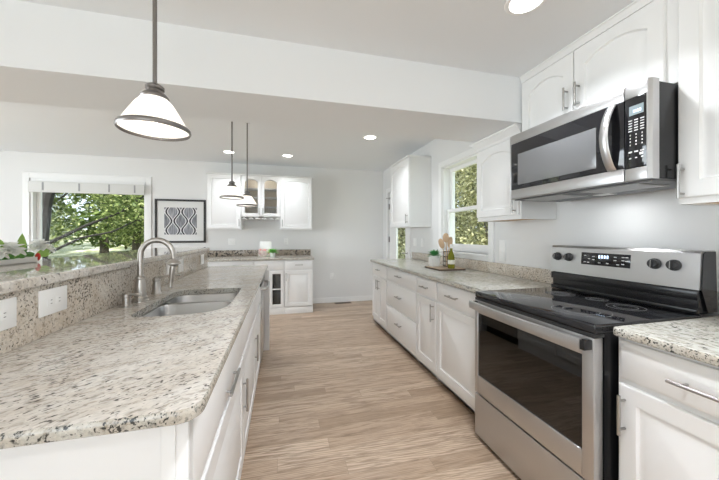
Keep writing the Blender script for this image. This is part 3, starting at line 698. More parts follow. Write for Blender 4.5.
o = bpy.data.objects.new('added_cabinet_fill', d); C.objects.link(o); o.parent = t; o.location = (w/2, 0.06, h2-th-0.012); o.rotation_euler = (0.35, 0, 0)
d = glass_front(0.008, w/2-0.002, 0.012, h2-0.008, t, 0.052, 0.05); pull(d, w/2-0.03, 0.09, 0.11, True)
d = glass_front(w/2+0.002, w-0.008, 0.012, h2-0.008, t, 0.052, 0.05); pull(d, w/2+0.03, 0.09, 0.11, True)
MB().box(0, w, -0.028, dd, h2, h2+0.02, 0.004).build('top_molding', 'cabinet', t)
for k in range(6):                              # stemware rails below: T-shaped runners
    x = 0.045+k*0.107
    b = MB().box(x-0.010, x+0.010, 0.0, dd-0.02, -0.022, 0.0)
    b.loops([[Vector((x-0.038, y, -0.036)), Vector((x+0.038, y, -0.036)), Vector((x+0.03, y, -0.020)), Vector((x-0.03, y, -0.020))] for y in (0, dd-0.02)])
    b.build('stemware_rail', 'cabinet', t, smooth=0)
for k in range(7):
    q = MB().lathe([(0.0, 0), (0.05, 0.0), (0.075, 0.006), (0.075, 0.010), (0.045, 0.006), (0.0, 0.005)], (0, 0, 0), 22, Matrix.Rotation(math.radians(-78), 4, 'X'), False, False).build('plate', 'ceramic')
    q.location = (-0.28+k*0.030, UY+0.12, 1.575+0.0965); q.rotation_euler = (0, 0, PI/2)
    tag(q, 'white plate standing on edge on the bottom shelf behind the right glass door', 'plate', 'plates stacked behind the glass door')

# ------------------------------------------------------------------ range
RG = thing('range', 'stainless steel range with black glass cooktop between the white base cabinets', 'range', (1.18, 1.673, 0), RZ)
RW = 0.757
MB().box(0.004, 0.022, 0.055, 0.70, 0.02, 0.885).box(RW-0.022, RW-0.004, 0.055, 0.70, 0.02, 0.885).box(0.022, RW-0.022, 0.66, 0.70, 0.02, 0.885).box(0.022, RW-0.022, 0.055, 0.66, 0.02, 0.29).box(0.022, RW-0.022, 0.055, 0.66, 0.82, 0.885).build('body', 'black', RG, smooth=0)
MB().box(0.022, RW-0.022, 0.63, 0.66, 0.29, 0.82).box(0.022, 0.03, 0.06, 0.66, 0.29, 0.82).box(RW-0.03, RW-0.022, 0.06, 0.66, 0.29, 0.82).build('oven_cavity', mat('oven_enamel', (0.05, 0.045, 0.042), 0.4), RG, smooth=0)
for z in (0.46, 0.64):
    b = MB()
    for y in (0.09, 0.35, 0.62): b.tube([(0.035, y, z), (RW-0.035, y, z)], 0.0035, 6)
    for k in range(14): b.tube([(0.05+k*0.0505, 0.085, z+0.004), (0.05+k*0.0505, 0.625, z+0.004)], 0.002, 5)
    b.build('oven_rack', 'pull', RG)
for x in (0.05, RW-0.05):
    for y in (0.09, 0.62): MB().lathe([(0.018, 0), (0.014, 0.022)], (x, y, 0), 12).build('foot', 'black_matte', RG)
ck = MB().box(0, RW, 0.0, 0.615, 0.884, 0.921, 0.008, 3).build('cooktop', 'black_glass', RG)
for (x, y, r) in ((0.20, 0.17, 0.095), (0.20, 0.45, 0.075), (0.56, 0.17, 0.115), (0.56, 0.45, 0.075), (0.38, 0.50, 0.05)):
    b = MB()
    for rr in (r, r*0.62):
        b.lathe([(rr-0.0015, 0.9212), (rr-0.0015, 0.9216), (rr+0.0015, 0.9216), (rr+0.0015, 0.9212)], (x, y, 0), 48, None, False, False)
    b.build('burner_ring', 'ring', ck)
# oven door: steel frame around the window
x0, x1, z0, z1 = 0.030, 0.706, 0.402, 0.790
b = MB().box(0.002, x0, -0.002, 0.045, 0.292, 0.868, 0.003).box(x1, RW-0.002, -0.002, 0.045, 0.292, 0.868, 0.003).box(x0, x1, -0.002, 0.045, 0.292, z0, 0.003).box(x0, x1, -0.002, 0.045, z1, 0.868, 0.003)
od = b.build('oven_door', 'steel', RG)
MB().box(0.002, RW-0.002, 0.046, 0.052, 0.295, 0.865).build('door_gasket', 'black_matte', RG, smooth=0) if False else None
MB().box(x0-0.002, x1+0.002, 0.004, 0.008, z0-0.002, z1+0.002).build('oven_window', 'smoke', od, smooth=0)
b = MB().box(x0, x0+0.035, 0.010, 0.03, z0, z1).box(x1-0.035, x1, 0.010, 0.03, z0, z1).box(x0, x1, 0.010, 0.03, z0, z0+0.03).box(x0, x1, 0.010, 0.03, z1-0.03, z1)
b.build('window_border', 'black_matte', od, smooth=0)
# bowed handle
L = []
for k in range(17):
    s = k/16; x = 0.004+s*(RW-0.030); y = -0.040-0.022*math.sin(PI*s)
    L.append([Vector((x, y+a, zz)) for a, zz in ((0.006, 0.817), (-0.004, 0.820), (-0.008, 0.842), (-0.004, 0.864), (0.006, 0.867), (0.010, 0.842))])
hd = MB().loops(L).build('handle', 'steel', od, smooth=50)
for x in (0.010, RW-0.030): MB().box(x-0.004, x+0.022, -0.042, 0.004, 0.822, 0.862, 0.004).build('handle_bracket', 'black', od)
MB().box(0.004, RW-0.004, 0.0, 0.055, 0.869, 0.883).build('vent_gap', 'black_matte', RG, smooth=0)
MB().box(0.002, RW-0.002, -0.002, 0.055, 0.028, 0.283, 0.003).build('storage_drawer', 'steel', RG)
# backguard
MB().box(0.006, RW-0.006, 0.600, 0.70, 0.9215, 1.030, 0.004).box(0.006, RW-0.006, 0.585, 0.61, 0.9215, 0.945, 0.004).box(0.004, RW-0.004, 0.588, 0.60, 0.985, 1.028, 0.004).build('backguard_riser', 'black', RG)
prof = [(0.588, 1.031), (0.600, 1.192), (0.610, 1.205), (0.690, 1.205), (0.70, 1.19), (0.70, 1.031)]
MB().loops([[Vector((x, y, z)) for y, z in prof] for x in (0.0, RW)]).build('control_panel', 'steel', RG, smooth=25)
MB().loops([[Vector((x, y, z)) for y, z in [(0.60, 1.031), (0.612, 1.19), (0.625, 1.2), (0.69, 1.2), (0.701, 0.93), (0.64, 0.93)]] for x in (RW+0.0002, RW+0.004)]).build('end_cap', 'black', RG, smooth=0)
cp = [o for o in RG.children if o.name.startswith('control_panel')][0]
def panel_y(z): return 0.588+0.012*(z-1.031)/0.161
tilt = Matrix.Rotation(-math.atan2(0.012, 0.161), 4, 'X')
def on_panel(x, z): return Matrix.Translation((x, panel_y(z), z)) @ tilt
dp = MB().box(-0.135, 0.135, -0.003, 0.002, -0.036, 0.036, 0.002, mtx=on_panel(0.349, 1.133)).build('display', 'black_glass', cp)
b = MB()
for k in range(4): b.box(-0.026+k*0.015, -0.017+k*0.015, -0.0038, -0.003, 0.006, 0.024, mtx=on_panel(0.345, 1.133))
b.build('clock_digits', 'digit', dp, smooth=0)
for (x, z) in ((-0.11, 0.018), (-0.085, 0.0), (-0.11, -0.02), (-0.09, -0.022), (-0.06, 0.014), (-0.06, -0.004), (0.06, 0.018), (0.06, 0.0), (0.10, 0.02), (0.10, 0.002), (0.10, -0.018), (0.075, -0.022), (0.118, 0.02), (0.118, 0.0), (-0.025, -0.02), (0.02, -0.02)):
    MB().box(x-0.007, x+0.007, -0.0036, -0.003, z-0.0022, z+0.0022, mtx=on_panel(0.349, 1.133)).build('touch_key', 'print', dp, smooth=0)
for x in (0.052, 0.132, 0.592, 0.668):
    kb = MB(); R = on_panel(x, 1.133) @ Matrix.Rotation(PI/2, 4, 'X')
    kb.lathe([(0.026, 0), (0.026, 0.008), (0.022, 0.011), (0.021, 0.024), (0.018, 0.027)], (0, 0, 0), 26, R)
    kb.box(-0.005, 0.005, -0.020, 0.020, 0.024, 0.034, 0.002, mtx=R)
    k_ = kb.build('knob', 'black_matte', cp)
    MB().box(-0.0016, 0.0016, -0.017, 0.017, 0.0335, 0.0348, mtx=R).build('knob_pointer', 'pull', k_, smooth=0)

# ------------------------------------------------------------------ microwave
MW = thing('microwave', 'stainless steel over-the-range microwave mounted above the range', 'microwave', (1.435, 1.667, 1.504), RZ)
mw, mh = 0.768, 0.408
MB().box(0.003, mw-0.003, 0.036, 0.487, 0.006, mh-0.002, 0.004).build('body', 'black', MW)
sx_ = 0.682                                     # split between door and control panel
gz0, gz1, gx0, gx1 = 0.058, 0.352, 0.012, 0.677
b = MB().box(0, gx0, 0, 0.034, 0.0, mh, 0.004).box(gx0, sx_-0.002, 0, 0.034, 0.0, gz0, 0.004).box(gx0, sx_-0.002, 0, 0.034, gz1, mh, 0.004)
dr = b.build('door', 'steel', MW)
gl = MB().box(gx0, sx_-0.002, 0.001, 0.030, gz0, gz1, 0.002).build('door_glass', 'black_glass', dr)
MB().box(0.070, 0.560, -0.0008, 0.001, 0.085, 0.278, 0.004).build('viewing_window', 'mw_glass', gl)
MB().box(sx_+0.001, 0.766, 0, 0.034, 0, gz0-0.006, 0.003).build('control_surround', 'steel', MW)
MB().box(sx_+0.001, 0.766, 0, 0.034, gz1, mh, 0.003).build('control_surround', 'steel', MW)
MB().loops([[Vector((0.764, 0.0, 0)), Vector((0.768, 0.0, 0.0)), Vector((0.777, 0.014, 0.0)), Vector((0.777, 0.05, 0.0)), Vector((0.764, 0.05, 0.0))], [Vector((0.764, 0.0, mh)), Vector((0.768, 0.0, mh)), Vector((0.777, 0.014, mh)), Vector((0.777, 0.05, mh)), Vector((0.764, 0.05, mh))]]).build('edge_trim', 'steel', MW, smooth=0)
cpn = MB().box(sx_, 0.764, 0.001, 0.030, gz0-0.006, gz1, 0.003).build('control_panel', 'black_glass', MW)
lc = MB().box(0.700, 0.754, -0.0006, 0.001, 0.275, 0.315, 0.001).build('display', 'lcd', cpn, smooth=0)
b = MB()
for k in range(4): b.box(0.716+k*0.008, 0.721+k*0.008, -0.0012, -0.0006, 0.285, 0.297)
b.build('clock_digits', 'digit', lc, smooth=0)
def key(x0, x1, z0, z1): MB().box(x0, x1, 0.0002, 0.0010, z0, z1).build('keypad_key', 'print', cpn, smooth=0)
for c_ in range(3):
    for r_ in range(5): key(0.697+c_*0.022, 0.711+c_*0.022, 0.252-r_*0.011, 0.2565-r_*0.011)
    for r_ in range(4): key(0.702+c_*0.022, 0.706+c_*0.022, 0.190-r_*0.014, 0.196-r_*0.014)
    key(0.697+c_*0.022, 0.711+c_*0.022, 0.118, 0.124); key(0.700+c_*0.022, 0.708+c_*0.022, 0.092, 0.097)
key(0.738, 0.752, 0.104, 0.114)
L = []
for k in range(17):
    s = k/16; z = 0.058+s*0.290; y = -0.006-0.050*math.sin(PI*s)**0.8
    hw = 0.019
    L.append([Vector((0.632-hw, y+0.004, z)), Vector((0.632-hw*0.6, y-0.004, z)), Vector((0.632+hw*0.6, y-0.004, z)), Vector((0.632+hw, y+0.004, z)), Vector((0.632+hw*0.6, y+0.010, z)), Vector((0.632-hw*0.6, y+0.010, z))])
MB().loops(L).build('handle', 'steel', dr, smooth=50)
b = MB().box(0.004, mw-0.004, 0.036, 0.40, -0.006, 0.005)
vent_ = b.build('underside_panel', mat('underside_grey', (0.14, 0.14, 0.14), 0.45, 0.6), MW, smooth=0)
for (xa, xb) in ((0.06, 0.33), (0.43, 0.70)):
    b = MB().box(xa, xb, 0.06, 0.24, -0.009, -0.006)
    for k in range(12): b.box(xa+0.004, xb-0.004, 0.066+k*0.0145, 0.073+k*0.0145, -0.0105, -0.009)
    b.build('grease_filter', 'steel', vent_, smooth=0)
MB().box(0.34, 0.42, 0.26, 0.33, -0.008, -0.006).build('cooktop_lamp', 'plastic', vent_, smooth=0)
d = bpy.data.lights.new('added_range_fill', 'AREA'); d.shape = 'RECTANGLE'; d.size = 0.08; d.size_y = 0.06; d.energy = 0.55; d.color = (0.97, 0.98, 1.0)  # fill added under the microwave to brighten the wall behind the range
o = bpy.data.objects.new('added_range_fill', d); C.objects.link(o); o.parent = MW; o.location = (0.38, 0.295, -0.012)

# ------------------------------------------------------------------ island
IX = -0.212                                     # front plane of the island run, faces +X
LZ = PI/2
def ibase(label, ya, yb, name='base_cabinet'):
    return thing(name, label, 'cabinet', (IX, ya, 0), LZ), yb-ya
t, w = ibase('long white sink cabinet in the island, its end panel nearest the camera', 0.752, 2.36)
base_box(t, w, 0.585, BH, 0.09, 0.003, kick='cabinet')
d = slab_front(0.02, 0.908, 0.665, 0.872).build('drawer', 'cabinet', t); pull(d, 0.496, 0.712, 0.215, False, so=0.019)
d = panel_front(0.02, 0.908, 0.108, 0.650, 0.075).build('door', 'cabinet', t); pull(d, 0.893, 0.454, 0.165, True, so=0.019)
slab_front(0.918, w-0.008, 0.665, 0.872).build('false_drawer', 'cabinet', t)
d = panel_front(0.918, w-0.008, 0.108, 0.650, 0.06).build('door', 'cabinet', t); pull(d, w-0.035, 0.45, 0.19, True, so=0.019)
MB().box(-0.014, 0.0, -0.012, 0.585, 0.0, BH, 0.002).build('end_panel', 'cabinet', t)
MB().box(-0.020, -0.014, 0.012, 0.04, 0.0, BH, 0.002).build('corner_stile', 'cabinet', t)
t, w = ibase('narrow white island cabinet between the sink base and the dishwasher', 2.361, 2.868)
base_box(t, w, 0.585, BH, 0.09, 0.003, kick='cabinet')
slab_front(0.008, w-0.008, 0.665, 0.872).build('drawer', 'cabinet', t)
panel_front(0.008, w-0.008, 0.108, 0.650, 0.06).build('door', 'cabinet', t)
# dishwasher
t = thing('dishwasher', 'stainless steel dishwasher in the far part of the island', 'dishwasher', (IX, 2.875, 0), LZ)
w = 0.60
MB().box(0.004, w-0.004, 0.01, 0.57, 0.10, 0.878).build('tub', 'black_matte', t, smooth=0)
dd_ = MB().box(0.004, w-0.004, -0.026, 0.009, 0.11, 0.80, 0.004).build('door', 'steel', t)
MB().box(0.004, w-0.004, -0.026, 0.009, 0.803, 0.876, 0.004).build('control_strip', 'black', t)
pts = [(0.05, -0.026, 0.775), (0.055, -0.055, 0.772), (0.12, -0.072, 0.77), (w/2, -0.078, 0.77), (w-0.12, -0.072, 0.77), (w-0.055, -0.055, 0.772), (w-0.05, -0.026, 0.775)]
MB().tube(pts, 0.012, 12).build('handle', 'steel', dd_)
MB().box(0.004, w-0.004, 0.05, 0.065, 0.0, 0.10).build('toe_kick', 'black_matte', t, smooth=0)
# far end panel of the island
t = tag(MB().box(-0.797, -0.137, 3.484, 3.522, 0, BH, 0.003).build('end_panel', 'cabinet'), 'plain white panel closing the far end of the island past the dishwasher', 'panel')
# half wall carrying the bar
struct('wall_half', MB().box(-1.02, -0.832, 0.2, 3.70, 0, 1.099), 'wall')
# worktop with the sink cutout
ox = V2([(-0.165, 0.687), (-0.165, 3.77), (-0.8315, 3.77), (-0.8315, 0.687)])
ct = slab(round_corners(ox, (0.055, 0.02, 0, 0), 8), 0.885, 0.917, 0.011).build('countertop', 'granite')
tag(ct, 'large cream speckled granite island countertop with the sink cut into it', 'countertop')
sk0, sk1, sy0, sy1 = -0.655, -0.262, 1.50, 2.19
hole = round_corners(V2([(sk1, sy0+0.02), (sk1, sy1), (sk0, sy1), (sk0, sy0)]), (0.17, 0.07, 0.12, 0.09), 8)
cut = MB().loops([[Vector((p.x, p.y, z)) for p in hole] for z in (0.80, 1.0)]).build('cutter', 'granite')
chop(ct, cut); edge_material(ct)
sk = thing('sink', 'stainless steel double-bowl undermount sink in the island countertop', 'sink', (0, 0, 0))
def bowl(pts, depth):
    b = MB(); L = []
    zt = 0.8835
    for off, z in ((-0.02, zt), (0.0, zt), (0.004, zt-0.006), (0.010, zt-depth+0.05), (0.020, zt-depth+0.02), (0.045, zt-depth+0.003), (0.08, zt-depth)):
        L.append([Vector((p.x, p.y, z)) for p in offset_outline(pts, off)])
    return b.loops(L, False, True)
def bw(x0, x1, y0, y1, rads): return round_corners(V2([(x1, y0), (x1, y1), (x0, y1), (x0, y0)]), rads, 8)
ba = bowl(bw(sk0+0.004, sk1-0.004, sy0+0.02, 1.915, (0.12, 0.07, 0.07, 0.09)), 0.17).build('basin', 'steel_sink', sk, smooth=50)
MB().lathe([(0.040, 0.0), (0.040, 0.004), (0.026, 0.004), (0.022, 0.0)], (-0.46, 1.72, 0.7138), 24).build('drain', 'nickel', ba)
bb_ = bowl(bw(sk0+0.004, sk1-0.004, 1.949, sy1-0.004, (0.07, 0.07, 0.10, 0.07)), 0.20).build('basin', 'steel_sink', sk, smooth=50)
MB().lathe([(0.040, 0.0), (0.040, 0.004), (0.026, 0.004), (0.022, 0.0)], (-0.46, 2.07, 0.6838), 24).build('drain', 'nickel', bb_)
MB().box(sk0+0.03, sk1-0.03, 1.912, 1.952, 0.868, 0.8834, 0.004).build('divider', 'steel_sink', sk)
# granite splash and raised bar ledge
tag(MB().box(-0.829, -0.8075, 0.3, 3.70, 0.9175, 1.0985, 0.002).build('backsplash', 'granite_wall'), 'tall speckled granite splash panel behind the faucet, under the bar ledge', 'backsplash')
lg = slab(round_corners(V2([(-0.785, 0.25), (-0.785, 3.715), (-1.33, 3.715), (-1.33, 0.25)]), (0.02, 0.03, 0.05, 0.02), 6), 1.101, 1.136, 0.013).build('bar_ledge', 'granite_polished')
tag(lg, 'raised polished granite bar ledge running along the left behind the sink', 'bar top')
# outlets on the splash (lying sideways)
def outlet(label, loc, rotz, w, h, kind, group=None, parent=None):
    o = thing('outlet' if kind == 'outlet' else 'switch', label, 'outlet' if kind == 'outlet' else 'light switch', loc, rotz, group)
    pl = MB().box(-w/2, w/2, -0.006, 0, -h/2, h/2, 0.0028).build('cover_plate', 'plastic', o)
    if kind == 'outlet':
        hor = w > h
        for s in (-1, 1):
            cx_, cz_ = (s*0.02, 0) if hor else (0, s*0.02)
            rc = MB().box(cx_-0.0145, cx_+0.0145, -0.0078, -0.006, cz_-0.0145, cz_+0.0145, 0.004).build('receptacle', 'plastic', o)
            b = MB()
            for q in (-1, 1):
                if hor: b.box(cx_-0.001, cx_+0.007, -0.0082, -0.0077, cz_+q*0.006-0.001, cz_+q*0.006+0.001)
                else: b.box(cx_+q*0.006-0.001, cx_+q*0.006+0.001, -0.0082, -0.0077, cz_-0.001, cz_+0.007)
            b.build('slots', 'slot', rc, smooth=0)
    else:
        MB().box(-0.011, 0.011, -0.009, -0.006, -0.022, 0.022, 0.002).build('rocker', 'plastic', o)
    return o
SX = -0.8073
outlet('white sideways outlet at the left edge on the granite splash', (SX, 1.110, 1.036), LZ, 0.138, 0.092, 'outlet')
outlet('white sideways outlet on the granite splash, second from the left edge', (SX, 1.338, 1.036), LZ, 0.138, 0.092, 'outlet')
outlet('white outlet on the granite splash just behind the faucet spout', (SX, 2.53, 1.022), LZ, 0.17, 0.105, 'outlet')
outlet('white outlet on the granite splash right of the faucet spout', (SX, 2.76, 1.022), LZ, 0.12, 0.105, 'outlet')
outlet('white switch at the far end of the granite splash', (SX, 3.45, 1.02), LZ, 0.11, 0.10, 'switch')
outlet('white switch left on the right wall beyond the kitchen window', (XW, 4.17, 1.165), RZ, 0.115, 0.115, 'switch')
outlet('white outlet on the right wall next to the kitchen window casing', (XW, 3.93, 1.165), RZ, 0.072, 0.115, 'outlet')
outlet('white switch on the right wall between kitchen window and range', (XW, 2.325, 1.13), RZ, 0.075, 0.19, 'switch')
outlet('white double outlet on the back wall left of the recipe stand', (-0.85, YB, 1.155), 0, 0.12, 0.115, 'outlet')
outlet('white outlet on the back wall right of the recipe stand', (0.066, YB, 1.155), 0, 0.075, 0.115, 'outlet')
outlet('low white outlet on the bare back wall right of the cabinets', (0.91, YB, 0.50), 0, 0.075, 0.115, 'outlet')

# faucet set
fc = thing('faucet', 'brushed nickel gooseneck faucet with pull-down spray at the island sink', 'faucet', (-0.742, 1.875, 0.917))
MB().lathe([(0.040, 0), (0.040, 0.006), (0.034, 0.012), (0.034, 0.022), (0.029, 0.028), (0.026, 0.07), (0.021, 0.118), (0.0245, 0.122), (0.0245, 0.130), (0.018, 0.134), (0.014, 0.14)], seg=28).build('base', 'nickel', fc)
pts = [(0, 0, 0.13), (0, 0, 0.18), (0, 0, 0.22)]
rr_ = 0.079
for k in range(1, 17):
    a = PI*k/16*1.0
    pts.append((rr_*(1-math.cos(a)), 0, 0.245+rr_*math.sin(a)*1.07))
pts.append((2*rr_+0.002, 0, 0.225))
MB().tube(pts, [0.0142]*(len(pts)-3)+[0.0135, 0.0125, 0.0115], 14).build('gooseneck', 'nickel', fc)
sp_ = MB().lathe([(0.011, 0.0), (0.013, -0.004), (0.028, -0.014), (0.036, -0.022), (0.036, -0.028), (0.020, -0.036), (0.013, -0.040)], (2*rr_+0.002, 0, 0.226), 24).build('spray_collar', 'nickel', fc)
MB().lathe([(0.013, -0.038), (0.014, -0.06), (0.0125, -0.085), (0.010, -0.118), (0.0085, -0.150), (0.010, -0.156), (0.009, -0.16)], (2*rr_+0.002, 0, 0.226), 18, Matrix.Rotation(math.radians(6), 4, 'Y')).build('spray_head', 'nickel', fc)
hp = thing('faucet_handle', 'brushed nickel faucet handle, a lever post just beyond the gooseneck faucet', 'tap', (-0.742, 2.09, 0.917))  # separately mounted handle of the gooseneck faucet
MB().lathe([(0.028, 0), (0.028, 0.005), (0.023, 0.012), (0.022, 0.05), (0.019, 0.075), (0.022, 0.08), (0.022, 0.088), (0.014, 0.10), (0.006, 0.106)], seg=24).build('post', 'nickel', hp)
MB().tube([(0, 0, 0.095), (0.05, 0, 0.105), (0.10, 0, 0.110), (0.132, 0, 0.109)], [0.010, 0.008, 0.0075, 0.006], 10).build('lever', 'nickel', hp)
sd = thing('soap_dispenser', 'short brushed nickel soap dispenser in front of the gooseneck faucet', 'soap dispenser', (-0.752, 1.75, 0.917))
MB().lathe([(0.024, 0), (0.024, 0.005), (0.019, 0.010), (0.018, 0.045), (0.021, 0.048), (0.021, 0.062), (0.014, 0.068), (0.004, 0.070)], seg=22).build('body', 'nickel', sd)
MB().tube([(0, 0, 0.058), (0.04, 0.0, 0.060), (0.066, 0, 0.052)], [0.007, 0.0065, 0.0055], 10).build('spout', 'nickel', sd)

# ------------------------------------------------------------------ pendants and downlights
def pendant(name, label, x, y, zr, zc, sc=1.0, power=12):
    p = thing(name, label, 'pendant light', (x, y, zr), 0, 'pendants over the bar')
    prof = [(0.043, 0.128), (0.056, 0.122), (0.078, 0.101), (0.098, 0.075), (0.118, 0.047), (0.134, 0.024), (0.147, 0.008)]
    Rs, Zs = 0.719, 0.89
    def sc_(pr): return [(r*Rs, z*Zs) for r, z in pr]
    inner = [(r-0.004, z-0.001) for r, z in prof]
    MB().lathe(sc_(prof+inner[::-1]), seg=48, cap0=False, cap1=False).build('shade', 'opal', p, smooth=60)
    MB().lathe(sc_([(0.143, 0.006), (0.146, 0.016), (0.150, 0.013), (0.1525, 0.002), (0.148, -0.004), (0.143, 0.0)]), seg=48, cap0=False, cap1=False).build('rim_band', 'dark_nickel', p, smooth=60)
    MB().lathe([(r*1.2*Rs, z*Zs) for r, z in [(0.046, 0.117), (0.050, 0.126), (0.046, 0.134), (0.038, 0.142), (0.028, 0.147), (0.0275, 0.153), (0.033, 0.158), (0.033, 0.168), (0.022, 0.177), (0.010, 0.183)]], seg=36, cap0=False, cap1=True).build('cap', 'dark_nickel', p)
    MB().tube([(0, 0, 0.156), (0, 0, zc-zr-0.012)], 0.0068, 14).build('rod', 'dark_nickel', p)
    MB().lathe([(0.06, zc-zr), (0.06, zc-zr-0.010), (0.045, zc-zr-0.022), (0.012, zc-zr-0.028)], seg=30).build('canopy', 'dark_nickel', p)
    MB().ball((0, 0, 0.056), 0.022, 0.022, 0.028).build('bulb', 'bulb', p)
    MB().lathe([(0.015, 0.080), (0.015, 0.105)], seg=16).build('socket', 'dark_nickel', p)
    d = bpy.data.lights.new('pendant_lamp', 'POINT'); d.energy = power; d.color = (1.0, 0.93, 0.86); d.shadow_soft_size = 0.025
    o = bpy.data.objects.new('pendant_lamp', d); C.objects.link(o); o.location = (0, 0, 0.05); o.parent = p
pendant('pendant_light', 'nearest pendant with white bell shade and dark metal rim, hanging above the sink', -0.423, 1.178, 1.631, ZN, power=2.5)
pendant('pendant_light', 'middle of the three bell pendants, left one of the far pair', -0.466, 3.106, 1.627, ZC, power=2.0)
pendant('pendant_light', 'farthest and smallest-looking bell pendant, right one of the far pair', -0.368, 3.480, 1.588, ZC, power=2.0)
def downlight(label, x, y, z, power):
    t = thing('ceiling_light', label, 'recessed light', (x, y, z), 0, 'recessed ceiling lights')
    MB().lathe([(0.068, -0.001), (0.072, -0.006), (0.088, -0.004), (0.092, 0.0)], seg=36, cap0=False, cap1=False).build('trim_ring', 'plastic', t)
    MB().lathe([(0.070, -0.0005), (0.070, -0.0035)], seg=36).build('lens', 'lamp', t)
    d = bpy.data.lights.new('downlight_lamp', 'AREA'); d.shape = 'DISK'; d.size = 0.13; d.energy = power; d.spread = math.radians(122); d.color = (0.91, 0.945, 1.0)
    o = bpy.data.objects.new('downlight_lamp', d); C.objects.link(o); o.location = (0, 0, -0.01); o.parent = t
downlight('large recessed light in the near ceiling above the range', 1.106, 1.18, ZN, 6)
downlight('left recessed light in the far ceiling, behind the pendant rod', -0.776, 4.89, ZC, 3.5)
downlight('middle recessed light in the far ceiling, above the back cabinets', 0.081, 4.89, ZC, 3.5)
downlight('right recessed light in the far ceiling, above the far end of the right run', 1.088, 3.71, ZC, 4.5)

downlight('unseen added recessed light in the near ceiling over the island end, behind the camera', -0.35, -0.75, ZN, 3)  # three lamps added out of view to brighten floor and counters
downlight('unseen added recessed light in the near ceiling over the aisle beside the range', 0.55, 0.42, ZN, 8.5)
downlight('unseen added recessed light in the near ceiling at the rear right, behind the camera', 1.10, -0.90, ZN, 4)

# ------------------------------------------------------------------ picture
pc = thing('picture', 'black-framed picture of grey wave pattern on the back wall right of the large window', 'picture', (-1.645, YB, 1.505), 0)
pw, ph, fw = 0.382, 0.363, 0.032
b = MB().box(-pw, -pw+fw, -0.028, -0.002, -ph, ph, 0.003).box(pw-fw, pw, -0.028, -0.002, -ph, ph, 0.003).box(-pw+fw, pw-fw, -0.028, -0.002, ph-fw, ph, 0.003).box(-pw+fw, pw-fw, -0.028, -0.002, -ph, -ph+fw, 0.003)
b.build('frame', 'frame', pc)
MB().box(-pw+fw, pw-fw, -0.014, -0.003, -ph+fw, ph-fw).build('mat', 'mat_board', pc, smooth=0)
MB().box(-0.245, 0.245, -0.0155, -0.014, -0.225, 0.225).build('print', 'print_art', pc, smooth=0)

# ------------------------------------------------------------------ things on the worktops
CZ = 0.9172
bd = thing('cutting_board', 'wooden board with dark edge under the plant and utensils on the right countertop', 'cutting board', (1.66, 2.875, CZ))
o_ = round_corners(V2([(0.15, -0.175), (0.15, 0.175), (-0.15, 0.175), (-0.15, -0.175)]), (0.03, 0.03, 0.03, 0.03), 5)
MB().loops([[Vector((p.x, p.y, z)) for p in o_] for z in (0, 0.013)]).build('edge', 'board_edge_toe_shade', bd)
MB().loops([[Vector((p.x*0.985, p.y*0.985, z)) for p in o_] for z in (0.0131, 0.0155)]).build('board_top', 'board', bd)
BZ = CZ+0.0158
pp = thing('potted_plant', 'small green succulent in a white square-sided pot on the wooden board', 'plant', (1.612, 3.005, BZ))
MB().loops([[Vector((p.x*s*0.9, p.y*s*0.9, z)) for p in round_corners(V2([(0.055, -0.055), (0.055, 0.055), (-0.055, 0.055), (-0.055, -0.055)]), (0.02,)*4, 4)] for s, z in ((0.88, 0), (0.95, 0.02), (1.0, 0.115), (0.93, 0.115), (0.9, 0.10))]).build('pot', 'ceramic', pp)
b = MB()
for k in range(46):
    a = k*2.4; e = 0.15+1.2*(k/46); rr = 0.055*(1-k/60)
    b.leaf((0.02*math.cos(a), 0.02*math.sin(a), 0.10+0.025*k/46), (math.cos(a)*math.cos(e), math.sin(a)*math.cos(e), math.sin(e)), 0.055+0.02*random.random(), 0.026)
b.build('leaves', 'succulent', pp)
ho = thing('utensil_holder', 'bronze wire utensil holder filled with wooden spoons on the board', 'utensil holder', (1.742, 2.955, BZ))
b = MB()
for z in (0.004, 0.055, 0.105, 0.16):
    b.tube([(0.045*math.cos(2*PI*k/24), 0.045*math.sin(2*PI*k/24), z) for k in range(25)], 0.0028, 6, False)
b.build('rings', 'wire', ho)
b = MB()
for k in range(12):
    a = 2*PI*k/12; b.tube([(0.045*math.cos(a), 0.045*math.sin(a), 0.004), (0.045*math.cos(a), 0.045*math.sin(a), 0.16)], 0.0022, 6)
b.build('bars', 'wire', ho)
MB().lathe([(0.044, 0.001), (0.044, 0.004)], seg=24).build('bottom_plate', 'wire', ho)
def spoon(label, base, tip, head_w, head_l, flat_):
    bs, tp = Vector(base), Vector(tip); d = (tp-bs).normalized()
    o = thing('wooden_spoon', label, 'utensil', bs, 0, 'wooden utensils in the wire holder')
    Lh = (tp-bs).length
    MB().tube([Vector((0, 0, 0)), d*(Lh-head_l*0.9)], [0.0055, 0.005], 8).build('handle', 'spoon', o)
    wx = Vector((0.87, -0.49, 0.0)); wx = (wx-d*wx.dot(d)).normalized(); wy = d.cross(wx)
    up = Matrix((wx, wy, d)).transposed().to_4x4()
    MB().ball(d*(Lh-head_l/2), head_w/2, 0.006 if flat_ else 0.011, head_l/2, mtx=up).build('head', 'spoon', o)
spoon('leftmost wooden spoon leaning out of the wire holder', (1.752, 2.955, BZ+0.006), (1.672, 2.99, 1.235), 0.062, 0.115, False)
spoon('tallest wooden spoon standing upright at the middle of the wire holder', (1.735, 2.955, BZ+0.006), (1.735, 2.975, 1.295), 0.072, 0.105, False)
spoon('wooden spatula on the right side of the wire holder, behind the bottle', (1.735, 2.965, BZ+0.006), (1.785, 2.955, 1.255), 0.056, 0.12, True)
bt = thing('oil_bottle', 'yellow-green olive oil bottle standing at the front right of the board', 'bottle', (1.668, 2.755, BZ))
